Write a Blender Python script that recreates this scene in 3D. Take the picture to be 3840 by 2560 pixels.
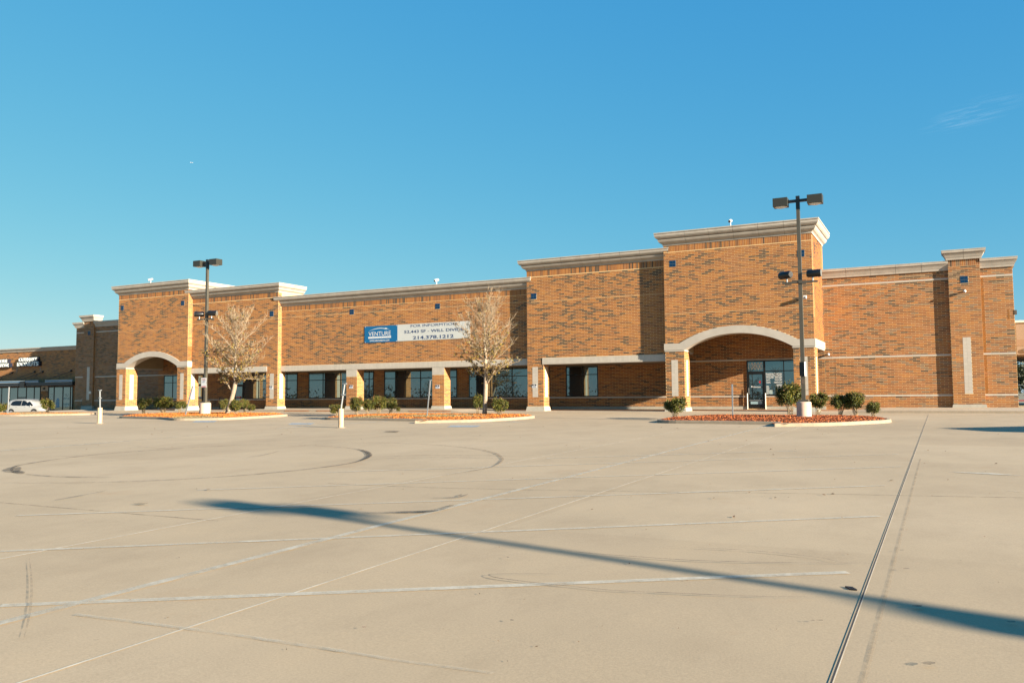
import bpy, math, random
import numpy as np
from mathutils import Vector, Matrix

for o in list(bpy.data.objects):
    bpy.data.objects.remove(o)
S = bpy.context.scene
COL = S.collection
rnd = random.Random(7)

# ------------------------------------------------------------------ camera
# eye at the world origin, X runs along the facade, Y away from the camera
CR = Vector((0.88986462, 0.45616704, -0.00725115))
CU = Vector((0.03626309, -0.05487857, 0.99783432))
CF = Vector((-0.4547812, 0.88820041, 0.06537653))
FPX = 3132.55
cam_d = bpy.data.cameras.new('camera')
cam_d.sensor_width = 36.0
cam_d.lens = FPX / 3840 * 36.0
cam_d.clip_start = 0.1
cam_d.clip_end = 60000
cam = bpy.data.objects.new('camera', cam_d)
COL.objects.link(cam)
cam.matrix_world = Matrix(((CR.x, CU.x, -CF.x, 0), (CR.y, CU.y, -CF.y, 0), (CR.z, CU.z, -CF.z, 0), (0, 0, 0, 1)))
S.camera = cam

# ------------------------------------------------------------------ light
SK, SM = 4.0, 1.06                      # sun: 4 along X, 1 towards the camera side, 1.06 up
sdir = Vector((SK, -1.0, SM)).normalized()
elev = math.asin(sdir.z)
world = bpy.data.worlds.new('World')
S.world = world
world.use_nodes = True
wn, wl = world.node_tree.nodes, world.node_tree.links
for n in list(wn):
    wn.remove(n)
wo = wn.new('ShaderNodeOutputWorld')
bg = wn.new('ShaderNodeBackground')
sky = wn.new('ShaderNodeTexSky')
sky.sky_type = 'NISHITA'
sky.sun_disc = False
sky.sun_elevation = elev
sky.sun_rotation = math.atan2(sdir.x, sdir.y)
sky.air_density = 1.0
sky.dust_density = 0.0
sky.ozone_density = 2.2
# deep, evenly graded winter blue: one power curve per channel over the whole dome
sep = wn.new('ShaderNodeSeparateColor')
com = wn.new('ShaderNodeCombineColor')
wl.new(sky.outputs[0], sep.inputs[0])
for ch, (g, k) in enumerate(((1.05, 0.25), (0.50, 0.985), (0.15, 2.14))):
    pw_ = wn.new('ShaderNodeMath')
    pw_.operation = 'POWER'
    pw_.inputs[1].default_value = g
    ml_ = wn.new('ShaderNodeMath')
    ml_.operation = 'MULTIPLY'
    ml_.inputs[1].default_value = k
    wl.new(sep.outputs[ch], pw_.inputs[0])
    wl.new(pw_.outputs[0], ml_.inputs[0])
    wl.new(ml_.outputs[0], com.inputs[ch])
wl.new(com.outputs[0], bg.inputs[0])
bg.inputs[1].default_value = 0.0707
wl.new(bg.outputs[0], wo.inputs[0])

sun_d = bpy.data.lights.new('sun', 'SUN')
sun_d.energy = 5.0
sun_d.angle = math.radians(0.5)
sun_d.color = (1.0, 0.875, 0.69)
sun = bpy.data.objects.new('sun', sun_d)
COL.objects.link(sun)
sun.rotation_euler = (-sdir).to_track_quat('-Z', 'Y').to_euler()
sun.location = (40, -20, 40)

S.view_settings.view_transform = 'Standard'
S.view_settings.look = 'None'
S.view_settings.gamma = 1.0
S.view_settings.use_curve_mapping = False
S.view_settings.exposure = 1.92

# ------------------------------------------------------------------ helpers
WOFF = {}


def ray(px, py):
    return CR * ((px - 1920) / FPX) - CU * ((py - 1280) / FPX) + CF


def lot_z(x, y):
    return -1.65 + 0.0125 * min(y, 49.0) - min(0.05 * max(0.0, -66.0 - x), 0.62) * min(1.0, max(0.0, (y - 30.0) / 12.0))


def on_lot(px, py, up=0.0):
    d = ray(px, py)
    t = (1.65 - up) / (0.0125 * d.y - d.z)
    return Vector((d.x * t, d.y * t, d.z * t))


def on_z(px, py, z):
    d = ray(px, py)
    t = z / d.z
    return d * t


def px_per_m(p):
    return FPX / max(0.5, Vector(p).dot(CF))


def tag(o, label=None, cat=None, group=None, kind=None):
    if label: o['label'] = label
    if cat: o['category'] = cat
    if group: o['group'] = group
    if kind: o['kind'] = kind
    return o


def empty(name, loc, label=None, cat=None, group=None):
    o = bpy.data.objects.new(name, None)
    COL.objects.link(o)
    o.location = loc
    WOFF[o] = Vector(loc)
    o.empty_display_size = 0.3
    return tag(o, label, cat, group)


class MB:
    def __init__(s):
        s.v, s.f, s.m, s.c = [], [], [], []
        s.col = (1, 1, 1)

    def add(s, verts, faces, mi=0, col=None):
        b = len(s.v)
        s.v.extend([tuple(p) for p in verts])
        s.c.extend([tuple(col or s.col)] * len(verts))
        for f in faces:
            s.f.append(tuple(i + b for i in f))
            s.m.append(mi)
        return s

    def box(s, x0, x1, y0, y1, z0, z1, mi=0, col=None, back=None):
        v = [(x0, y0, z0), (x1, y0, z0), (x1, y1, z0), (x0, y1, z0), (x0, y0, z1), (x1, y0, z1), (x1, y1, z1), (x0, y1, z1)]
        s.add(v, [(0, 3, 2, 1), (4, 5, 6, 7), (0, 1, 5, 4), (1, 2, 6, 5), (2, 3, 7, 6), (3, 0, 4, 7)], mi, col)
        if back is not None:
            s.m[-2:] = [back, back]
        return s

    def frustum(s, b, t, z0, z1, mi=0):
        v = [(b[0], b[2], z0), (b[1], b[2], z0), (b[1], b[3], z0), (b[0], b[3], z0), (t[0], t[2], z1), (t[1], t[2], z1), (t[1], t[3], z1), (t[0], t[3], z1)]
        return s.add(v, [(0, 3, 2, 1), (4, 5, 6, 7), (0, 1, 5, 4), (1, 2, 6, 5), (2, 3, 7, 6), (3, 0, 4, 7)], mi)

    def poly_y(s, pts, y0, y1, mi=0, mside=None):
        """prism: outline in XZ (counter-clockwise seen from -Y), from y0 to y1"""
        n = len(pts)
        v = [(p[0], y0, p[1]) for p in pts] + [(p[0], y1, p[1]) for p in pts]
        s.add(v, [tuple(range(n)), tuple(range(2 * n - 1, n - 1, -1))], mi)
        s.add(v, [(i, i + n, (i + 1) % n + n, (i + 1) % n) for i in range(n)], mi if mside is None else mside)
        return s

    def tube(s, pts, rad, n=6, mi=0, col=None, cap=True):
        pts = [Vector(p) for p in pts]
        if not isinstance(rad, (list, tuple)):
            rad = [rad] * len(pts)
        rings = []
        t0 = (pts[1] - pts[0]).normalized()
        a = t0.orthogonal().normalized()
        for i, p in enumerate(pts):
            t = (pts[min(i + 1, len(pts) - 1)] - pts[max(i - 1, 0)])
            t = t.normalized() if t.length > 1e-9 else t0
            a = (a - t * a.dot(t))
            a = a.normalized() if a.length > 1e-6 else t.orthogonal().normalized()
            bb = t.cross(a)
            rings.append([p + (a * math.cos(2 * math.pi * k / n) + bb * math.sin(2 * math.pi * k / n)) * rad[i] for k in range(n)])
        v = [q for r in rings for q in r]
        f = []
        for i in range(len(pts) - 1):
            for k in range(n):
                f.append((i * n + k, i * n + (k + 1) % n, (i + 1) * n + (k + 1) % n, (i + 1) * n + k))
        if cap:
            f.append(tuple(range(n - 1, -1, -1)))
            f.append(tuple((len(pts) - 1) * n + k for k in range(n)))
        return s.add(v, f, mi, col)

    def cyl(s, c, r, z0, z1, n=20, mi=0, r2=None):
        return s.tube([(c[0], c[1], z0), (c[0], c[1], z1)], [r, r2 if r2 is not None else r], n, mi)

    def quad(s, a, b, c, d, mi=0, col=None):
        return s.add([a, b, c, d], [(0, 1, 2, 3)], mi, col)

    def mesh(s, name, mats, off=Vector((0, 0, 0)), smooth=False):
        me = bpy.data.meshes.new(name)
        vv = [(p[0] - off[0], p[1] - off[1], p[2] - off[2]) for p in s.v]
        me.from_pydata(vv, [], s.f)
        for m in (mats if isinstance(mats, (list, tuple)) else [mats]):
            me.materials.append(m)
        me.polygons.foreach_set('material_index', s.m)
        a = me.color_attributes.new('Col', 'FLOAT_COLOR', 'POINT')
        a.data.foreach_set('color', [x for c in s.c for x in (c[0], c[1], c[2], 1.0)])
        if smooth:
            me.polygons.foreach_set('use_smooth', [True] * len(me.polygons))
        me.update()
        return me

    def build(s, name, mats, parent=None, smooth=False):
        off = WOFF.get(parent, Vector((0, 0, 0))) if parent else Vector((0, 0, 0))
        me = s.mesh(name, mats, off, smooth)
        o = bpy.data.objects.new(name, me)
        COL.objects.link(o)
        if parent:
            o.parent = parent
        WOFF[o] = off
        return o


def smooth_by_angle(o, ang=35):
    me = o.data
    me.polygons.foreach_set('use_smooth', [True] * len(me.polygons))
    try:
        me.set_sharp_from_angle(angle=math.radians(ang))
    except Exception:
        pass
    return o


def copy_tree(o, parent=None):
    c = o.copy()
    COL.objects.link(c)
    if parent:
        c.parent = parent
    for ch in list(o.children):
        copy_tree(ch, c)
    return c


# ------------------------------------------------------------------ materials
AL = 0.707          # overall reflectance, set together with the exposure
def mat(name):
    m = bpy.data.materials.new(name)
    m.use_nodes = True
    nt = m.node_tree
    b = nt.nodes['Principled BSDF']
    return m, nt.nodes, nt.links, b


def ramp(nodes, stops):
    r = nodes.new('ShaderNodeValToRGB')
    el = r.color_ramp.elements
    while len(el) < len(stops):
        el.new(0.5)
    for e, (p, c) in zip(el, stops):
        e.position = p
        e.color = (c[0], c[1], c[2], 1)
    return r


def simple(name, col, rough=0.6, metal=0.0, noise=0.0, scale=8.0, bump=0.0, spec=None):
    col = [c * AL for c in col]
    m, n, l, b = mat(name)
    b.inputs['Roughness'].default_value = rough
    b.inputs['Metallic'].default_value = metal
    if spec is not None:
        b.inputs['Specular IOR Level'].default_value = spec
    if noise or bump:
        tc = n.new('ShaderNodeTexCoord')
        nz = n.new('ShaderNodeTexNoise')
        nz.inputs['Scale'].default_value = scale
        nz.inputs['Detail'].default_value = 6
        nz.inputs['Roughness'].default_value = 0.65
        l.new(tc.outputs['Object'], nz.inputs['Vector'])
        lo = [c * (1 - noise) for c in col]
        hi = [min(1, c * (1 + noise)) for c in col]
        r = ramp(n, [(0.3, lo), (0.7, hi)])
        l.new(nz.outputs['Fac'], r.inputs[0])
        l.new(r.outputs[0], b.inputs['Base Color'])
        if bump:
            bp = n.new('ShaderNodeBump')
            bp.inputs['Strength'].default_value = bump
            bp.inputs['Distance'].default_value = 0.02
            l.new(nz.outputs['Fac'], bp.inputs['Height'])
            l.new(bp.outputs[0], b.inputs['Normal'])
    else:
        b.inputs['Base Color'].default_value = (*col, 1)
    return m


def attr_mat(name, rough=0.7, noise=0.25, scale=14.0, sheen=False, transl=0.0, bump=0.0):
    """base colour from the 'Col' attribute with fine grain"""
    m, n, l, b = mat(name)
    b.inputs['Roughness'].default_value = rough
    at = n.new('ShaderNodeAttribute')
    at.attribute_name = 'Col'
    tc = n.new('ShaderNodeTexCoord')
    nz = n.new('ShaderNodeTexNoise')
    nz.inputs['Scale'].default_value = scale
    nz.inputs['Detail'].default_value = 5
    l.new(tc.outputs['Object'], nz.inputs['Vector'])
    mr = n.new('ShaderNodeMapRange')
    mr.inputs['From Min'].default_value = 0.3
    mr.inputs['From Max'].default_value = 0.7
    mr.inputs['To Min'].default_value = (1 - noise) * AL
    mr.inputs['To Max'].default_value = (1 + noise) * AL
    l.new(nz.outputs['Fac'], mr.inputs['Value'])
    mx = n.new('ShaderNodeMix')
    mx.data_type = 'RGBA'
    mx.blend_type = 'MULTIPLY'
    mx.inputs['Factor'].default_value = 1
    l.new(at.outputs['Color'], mx.inputs['A'])
    l.new(mr.outputs[0], mx.inputs['B'])
    l.new(mx.outputs['Result'], b.inputs['Base Color'])
    if bump:
        bp = n.new('ShaderNodeBump')
        bp.inputs['Strength'].default_value = bump
        bp.inputs['Distance'].default_value = 0.004
        l.new(nz.outputs['Fac'], bp.inputs['Height'])
        l.new(bp.outputs[0], b.inputs['Normal'])
    if transl:
        tr = n.new('ShaderNodeBsdfTranslucent')
        l.new(mx.outputs['Result'], tr.inputs['Color'])
        ms = n.new('ShaderNodeMixShader')
        ms.inputs[0].default_value = transl
        l.new(b.outputs[0], ms.inputs[1])
        l.new(tr.outputs[0], ms.inputs[2])
        l.new(ms.outputs[0], n['Material Output'].inputs['Surface'])
    return m


M_BRICK = attr_mat('brick_clay', 0.8, 0.07, 5.0)
M_MORTAR = simple('mortar', (0.78, 0.53, 0.26), 0.9, noise=0.12, scale=1.3)
M_BACKBRICK = simple('plain_brickwork', (0.27, 0.12, 0.045), 0.9, noise=0.25, scale=6)  # plain brick tone for pillar faces that have no separate bricks
M_TILE = attr_mat('glazed_tile', 0.55, 0.05, 5.0)
M_TGROUT = simple('tile_grout', (0.44, 0.38, 0.30), 0.9)
M_STUCCO = simple('stucco_trim', (0.51, 0.455, 0.385), 0.85, noise=0.09, scale=1.2)
M_STUCCO2 = simple('stucco_cornice', (0.50, 0.44, 0.365), 0.85, noise=0.13, scale=1.7)
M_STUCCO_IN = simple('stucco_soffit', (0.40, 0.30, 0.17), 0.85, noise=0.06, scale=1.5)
M_JOINT = simple('dark_joint', (0.12, 0.09, 0.07), 0.9)
M_FRAME = simple('dark_bronze_frame', (0.012, 0.011, 0.010), 0.4, 0.3)
M_PLINTH = simple('concrete_plinth', (0.46, 0.42, 0.34), 0.9, noise=0.12, scale=3)
M_WHITE = simple('white_vinyl', (0.8, 0.8, 0.78), 0.5)
M_CREAM = simple('cream_vinyl', (0.85, 0.79, 0.66), 0.6)
M_CAM = simple('camera_housing', (0.5, 0.5, 0.48), 0.5)
M_BLUE = simple('banner_blue', (0.003, 0.135, 0.33), 0.45)
M_GREYW = simple('banner_grey_white', (0.62, 0.63, 0.60), 0.45, noise=0.04, scale=0.8)
M_NAVY = simple('navy_print', (0.012, 0.05, 0.16), 0.5)
M_GALV = simple('galvanised_steel', (0.42, 0.44, 0.45), 0.45, 0.6, noise=0.12, scale=12)
M_POLE = simple('bronze_pole_paint', (0.085, 0.075, 0.055), 0.45, 0.0, noise=0.15, scale=2.5)
M_POLEHEAD = simple('bronze_head_paint', (0.036, 0.034, 0.024), 0.45)
M_FLENS = simple('floodlight_glass', (0.20, 0.20, 0.18), 0.3)
M_LENS = simple('lamp_lens', (0.95, 0.95, 0.95), 0.25)
M_BLACK = simple('black_paint', (0.01, 0.01, 0.011), 0.35)
M_PEDESTAL = simple('painted_pedestal', (0.66, 0.47, 0.36), 0.85, noise=0.1, scale=4)
M_BOLLARD = simple('bollard_paint', (0.58, 0.42, 0.26), 0.7, noise=0.12, scale=6)
M_RED = simple('red_print', (0.5, 0.02, 0.02), 0.5)
M_SIGNW = simple('sign_white', (0.75, 0.75, 0.76), 0.4)
M_KERB = simple('kerb_concrete', (0.36, 0.285, 0.20), 0.9, noise=0.14, scale=3.5, bump=0.1)
M_BARK = simple('pale_bark', (0.36, 0.28, 0.20), 0.9, noise=0.45, scale=14, bump=0.3)
M_TWIG = simple('twig_bark', (0.36, 0.27, 0.175), 0.9, noise=0.45, scale=3)
M_LEAF = attr_mat('leaf', 0.6, 0.2, 6.0, transl=0.3)
M_MULCH = attr_mat('mulch_chips', 0.9, 0.3, 20.0)
M_DRYGRASS = attr_mat('dry_grass_blades', 0.9, 0.2, 8.0, transl=0.2)
M_ROOF = simple('roof_membrane', (0.5, 0.48, 0.44), 0.9)
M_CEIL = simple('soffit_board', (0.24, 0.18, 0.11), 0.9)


def glass_mat():
    m, n, l, b = mat('tinted_glass')
    out = n['Material Output']
    b.inputs['Base Color'].default_value = (0.006, 0.009, 0.009, 1)
    b.inputs['Roughness'].default_value = 0.3
    g = n.new('ShaderNodeBsdfGlossy')
    g.inputs['Color'].default_value = (0.55, 0.72, 0.70, 1)
    g.inputs['Roughness'].default_value = 0.0
    fr = n.new('ShaderNodeFresnel')
    fr.inputs['IOR'].default_value = 2.1
    # slightly uneven panes
    tc = n.new('ShaderNodeTexCoord')
    nz = n.new('ShaderNodeTexNoise')
    nz.inputs['Scale'].default_value = 0.7
    l.new(tc.outputs['Object'], nz.inputs['Vector'])
    bp = n.new('ShaderNodeBump')
    bp.inputs['Strength'].default_value = 0.02
    bp.inputs['Distance'].default_value = 0.02
    l.new(nz.outputs['Fac'], bp.inputs['Height'])
    l.new(bp.outputs[0], g.inputs['Normal'])
    mp = n.new('ShaderNodeMapRange')
    mp.inputs['From Min'].default_value = 0.1
    mp.inputs['From Max'].default_value = 1.0
    mp.inputs['To Min'].default_value = 0.24
    mp.inputs['To Max'].default_value = 0.9
    l.new(fr.outputs[0], mp.inputs['Value'])
    ms = n.new('ShaderNodeMixShader')
    l.new(mp.outputs[0], ms.inputs[0])
    l.new(b.outputs[0], ms.inputs[1])
    l.new(g.outputs[0], ms.inputs[2])
    l.new(ms.outputs[0], out.inputs['Surface'])
    return m


M_GLASS = glass_mat()


def lot_mat(name, base, tint=1.0):
    base = [c * AL for c in base]
    m, n, l, b = mat(name)
    b.inputs['Roughness'].default_value = 0.85
    b.inputs['Specular IOR Level'].default_value = 0.3
    geo = n.new('ShaderNodeNewGeometry')

    def noise(scale, detail, rough, sx=1.0, sy=1.0):
        mp = n.new('ShaderNodeMapping')
        mp.inputs['Scale'].default_value = (sx, sy, 1)
        l.new(geo.outputs['Position'], mp.inputs['Vector'])
        z = n.new('ShaderNodeTexNoise')
        z.inputs['Scale'].default_value = scale
        z.inputs['Detail'].default_value = detail
        z.inputs['Roughness'].default_value = rough
        l.new(mp.outputs[0], z.inputs['Vector'])
        return z
    big = noise(0.16, 5, 0.6)
    mid = noise(0.9, 6, 0.7, 1.0, 0.6)
    fine = noise(60, 3, 0.7)
    r1 = ramp(n, [(0.30, [c * 0.92 for c in base]), (0.5, base), (0.72, [min(1, base[0] * 1.08), base[1] * 1.09, base[2] * 1.12])])
    l.new(big.outputs['Fac'], r1.inputs[0])
    r2 = ramp(n, [(0.28, (0.89, 0.88, 0.87)), (0.5, (1, 1, 1)), (0.75, (1.06, 1.05, 1.03))])
    l.new(mid.outputs['Fac'], r2.inputs[0])
    r3 = ramp(n, [(0.25, (0.86, 0.86, 0.86)), (0.75, (1.12, 1.12, 1.12))])
    l.new(fine.outputs['Fac'], r3.inputs[0])
    # rusty patches and grey-green stains
    ru = noise(0.55, 6, 0.7)
    r4 = ramp(n, [(0.62, (0, 0, 0)), (0.74, (1, 1, 1))])
    l.new(ru.outputs['Fac'], r4.inputs[0])

    def mul(a, c):
        x = n.new('ShaderNodeMix')
        x.data_type = 'RGBA'
        x.blend_type = 'MULTIPLY'
        x.inputs['Factor'].default_value = 1
        l.new(a, x.inputs['A'])
        l.new(c, x.inputs['B'])
        return x.outputs['Result']
    # each cast slab differs slightly from its neighbours
    sp = n.new('ShaderNodeVectorMath')
    sp.operation = 'MULTIPLY_ADD'
    sp.inputs[1].default_value = (1 / 4.0, 1 / 5.2, 0)
    sp.inputs[2].default_value = (0.15, 0.3, 0)
    l.new(geo.outputs['Position'], sp.inputs[0])
    fl = n.new('ShaderNodeVectorMath')
    fl.operation = 'FLOOR'
    l.new(sp.outputs[0], fl.inputs[0])
    wn_ = n.new('ShaderNodeTexWhiteNoise')
    wn_.noise_dimensions = '2D'
    l.new(fl.outputs[0], wn_.inputs['Vector'])
    r5 = ramp(n, [(0.0, (0.955, 0.95, 0.945)), (1.0, (1.04, 1.045, 1.05))])
    l.new(wn_.outputs['Value'], r5.inputs[0])
    c = mul(mul(mul(r1.outputs[0], r2.outputs[0]), r3.outputs[0]), r5.outputs[0])
    mx = n.new('ShaderNodeMix')
    mx.data_type = 'RGBA'
    mf = n.new('ShaderNodeMath')
    mf.operation = 'MULTIPLY'
    mf.inputs[1].default_value = 0.30
    l.new(r4.outputs[0], mf.inputs[0])
    l.new(mf.outputs[0], mx.inputs['Factor'])
    l.new(c, mx.inputs['A'])
    mx.inputs['B'].default_value = (0.31, 0.18, 0.09, 1)
    l.new(mx.outputs['Result'], b.inputs['Base Color'])
    bp = n.new('ShaderNodeBump')
    bp.inputs['Strength'].default_value = 0.12
    bp.inputs['Distance'].default_value = 0.008
    l.new(fine.outputs['Fac'], bp.inputs['Height'])
    l.new(bp.outputs[0], b.inputs['Normal'])
    return m


M_LOT = lot_mat('parking_concrete', (0.545, 0.418, 0.272))
M_WALK = lot_mat('sidewalk_concrete', (0.56, 0.45, 0.32))


def worn_paint(name, col, cover=0.5, scale=2.5):
    """thin paint or rubber on concrete, worn through in patches"""
    col = [c * AL for c in col]
    m, n, l, b = mat(name)
    b.inputs['Base Color'].default_value = (*col, 1)
    b.inputs['Roughness'].default_value = 0.8
    geo = n.new('ShaderNodeNewGeometry')
    z = n.new('ShaderNodeTexNoise')
    z.inputs['Scale'].default_value = scale
    z.inputs['Detail'].default_value = 8
    z.inputs['Roughness'].default_value = 0.75
    l.new(geo.outputs['Position'], z.inputs['Vector'])
    mr = n.new('ShaderNodeMapRange')
    mr.inputs['From Min'].default_value = 0.35
    mr.inputs['From Max'].default_value = 0.65
    mr.inputs['To Min'].default_value = max(0, cover - 0.35)
    mr.inputs['To Max'].default_value = min(1, cover + 0.35)
    l.new(z.outputs['Fac'], mr.inputs['Value'])
    tr = n.new('ShaderNodeBsdfTransparent')
    ms = n.new('ShaderNodeMixShader')
    l.new(mr.outputs[0], ms.inputs[0])
    l.new(tr.outputs[0], ms.inputs[1])
    l.new(b.outputs[0], ms.inputs[2])
    l.new(ms.outputs[0], n['Material Output'].inputs['Surface'])
    return m


M_LINE = worn_paint('worn_line_paint', (0.70, 0.63, 0.50), 0.58, 3.0)
M_LINEF = worn_paint('worn_line_faint', (0.68, 0.60, 0.46), 0.25, 4.0)
M_LINE2 = worn_paint('worn_line_paint_strong', (0.70, 0.63, 0.50), 0.66, 3.0)
M_SEAL = worn_paint('joint_sealant_pale', (0.85, 0.75, 0.58), 0.8, 3.0)
M_DJOINT = simple('joint_sealant_dark', (0.05, 0.045, 0.045), 0.8)
M_RUBBER = worn_paint('rubber_mark', (0.14, 0.11, 0.08), 0.36, 5.0)
M_RUBBER2 = worn_paint('rubber_mark_strong', (0.05, 0.043, 0.035), 0.45, 6.0)
M_RUBBERF = worn_paint('rubber_mark_faint', (0.25, 0.2, 0.14), 0.25, 5.0)
M_BLUEP = worn_paint('faded_blue_paint', (0.46, 0.55, 0.62), 0.6, 3.0)
M_STAIN = worn_paint('oil_stain', (0.10, 0.075, 0.045), 0.5, 3.0)


# ------------------------------------------------------------------ ground
lot = MB()
ys = [-400, -60, 0, 10, 30, 36, 42, 49, 66]
xs = [-400, -78.4, -66, 0, 400]
for a, b_ in zip(ys[:-1], ys[1:]):
    for c, d in zip(xs[:-1], xs[1:]):
        lot.quad((c, a, lot_z(c, a)), (d, a, lot_z(d, a)), (d, b_, lot_z(d, b_)), (c, b_, lot_z(c, b_)))
LOT = tag(lot.build('parking_lot', M_LOT), kind='structure')
gr = MB()
gr.quad((-66, 66, -1.045), (400, 66, -1.045), (6000, 6000, -1.05), (-66, 6000, -1.05))
gr.quad((-400, 66, -1.665), (-78.4, 66, -1.665), (-78.4, 6000, -1.67), (-6000, 6000, -1.67))
gr.quad((-78.4, 66, -1.665), (-66, 66, -1.045), (-66, 6000, -1.05), (-78.4, 6000, -1.67))
tag(gr.build('ground', simple('far_ground', (0.25, 0.22, 0.14), 0.95, noise=0.2, scale=0.05)), kind='structure')

MARK_H = [0.004]


def ground_strip(pts, w, m, name, lift=0.004, taper=False):
    """a band laid on the lot along world points (x, y)"""
    mb = MB()
    pts = [Vector((p[0], p[1])) for p in pts]
    L, R = [], []
    n = len(pts)
    for i, p in enumerate(pts):
        t = pts[min(i + 1, n - 1)] - pts[max(i - 1, 0)]
        t.normalize()
        nn = Vector((-t.y, t.x))
        ww = w * 0.5
        if taper:
            u = i / (n - 1)
            ww *= max(0.08, math.sin(math.pi * min(1, max(0, u))) ** 0.6)
        L.append(p + nn * ww)
        R.append(p - nn * ww)
    v = [(q.x, q.y, lot_z(q.x, q.y) + lift) for q in L] + [(q.x, q.y, lot_z(q.x, q.y) + lift) for q in R]
    mb.add(v, [(n + i, n + i + 1, i + 1, i) for i in range(n - 1)])
    return mb.build(name, m, LOT)


def pxs(pts):
    return [on_lot(*p)[:2] for p in pts]


def curve(pts, k=8):
    P = [Vector(p) for p in pts]
    out = []
    for i in range(len(P) - 1):
        p0, p1, p2, p3 = P[max(i - 1, 0)], P[i], P[i + 1], P[min(i + 2, len(P) - 1)]
        for j in range(k):
            t = j / k
            out.append(0.5 * ((2 * p1) + (p2 - p0) * t + (2 * p0 - 5 * p1 + 4 * p2 - p3) * t * t + (3 * p1 - p0 - 3 * p2 + p3) * t ** 3))
    out.append(P[-1])
    return out


# long joints and centre line square to the facade
def yline(x, y0, y1, w, m, name, lift):
    return ground_strip([(x, y0 + (y1 - y0) * i / 8) for i in range(9)], w, m, name, lift)


yline(-8.42, 2.0, 33.5, 0.03, M_SEAL, 'joint', 0.005)
yline(-6.07, 2.0, 33.8, 0.105, M_LINE, 'painted_line', 0.009)
yline(-4.74, 1.5, 33.8, 0.022, M_SEAL, 'joint', 0.005)
yline(-0.595, 1.5, 46.5, 0.010, M_DJOINT, 'joint', 0.006)
yline(-0.5865, 1.5, 46.5, 0.007, M_SEAL, 'joint', 0.004)
yline(-0.44, 2.5, 20, 0.03, worn_paint('joint_crumbs', (0.42, 0.33, 0.22), 0.05, 6), 'joint', 0.004)
for seg in ([(2400, 1843), (3000, 1850), (3400, 1858), (3840, 1866)], [(1230, 1812), (1700, 1830), (2400, 1843)], [(0, 1884), (520, 1928), (820, 1953)]):
    ground_strip(curve(pxs(seg)), 0.03, worn_paint('joint_cracked', (0.20, 0.16, 0.11), 0.35, 4), 'joint', 0.005)
# angled stall lines
for i, (a, b_) in enumerate([((0, 2272), (3180, 2147)), ((0, 2068), (3300, 1936)), ((60, 1934), (3320, 1821)), ((740, 1838), (3380, 1750)),
                             ((1200, 1772), (3370, 1703)), ((1620, 1740), (2420, 1742)), ((2050, 1719), (3000, 1690)), ((280, 2310), (1900, 2510))]):
    mm = M_LINE2 if i == 0 else M_LINE
    pa, pb = pxs([a, b_])
    if i == 0:
        ground_strip([pa, pb], 0.10, M_LINE2, 'painted_line', 0.007)
    elif i == 5:
        continue
    elif i == 7:
        ground_strip(pxs([(280, 2305), (560, 2340), (900, 2385), (1300, 2446)]), 0.05, M_LINEF, 'painted_line', 0.008)
        ground_strip(pxs([(1200, 2430), (1500, 2480), (1850, 2526)]), 0.04, M_LINEF, 'painted_line', 0.0085)
    else:
        ground_strip([pa, pb], 0.09, mm, 'painted_line', 0.007 + 0.0002 * i)
ground_strip(pxs([(0, 1690), (480, 1653)]), 0.22, M_LINE2, 'painted_line', 0.006)
ground_strip(pxs([(480, 1653), (900, 1617)]), 0.08, M_LINE, 'painted_line', 0.0062)
ground_strip(pxs([(1040, 1606), (1200, 1594), (1440, 1580)]), 0.3, M_LINE2, 'painted_line', 0.0065)
ground_strip(pxs([(1440, 1580), (1475, 1574)]), 0.2, M_LINE, 'painted_line', 0.0068)
ground_strip(pxs([(3560, 1770), (3700, 1775), (3840, 1784)]), 0.28, M_LINE2, 'painted_line', 0.0065, taper=True)
ground_strip(pxs([(3780, 1840), (3840, 1846)]), 0.5, M_LINE, 'painted_line', 0.0068, taper=True)
for a, b_ in (((1895, 1580), (1960, 1583)), ((600, 1577), (700, 1570))):
    ground_strip(pxs([a, b_]), 0.5, M_LINE, 'painted_line', 0.0066)
# faded accessible-bay squares
for cx, cy, wx, wy in ((1740, 1598, 120, 6.5), (1130, 1589, 95, 6.5), (768, 1580, 90, 6)):
    q = [on_lot(cx - wx * 0.5 + 12, cy - wy * 0.5), on_lot(cx + wx * 0.5 + 4, cy - wy * 0.5), on_lot(cx + wx * 0.5 - 12, cy + wy * 0.5), on_lot(cx - wx * 0.5 - 4, cy + wy * 0.5)]
    mb = MB().quad(*[(p.x, p.y, lot_z(p.x, p.y) + 0.008) for p in reversed(q)])
    mb.build('painted_square', M_BLUEP, LOT)
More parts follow.
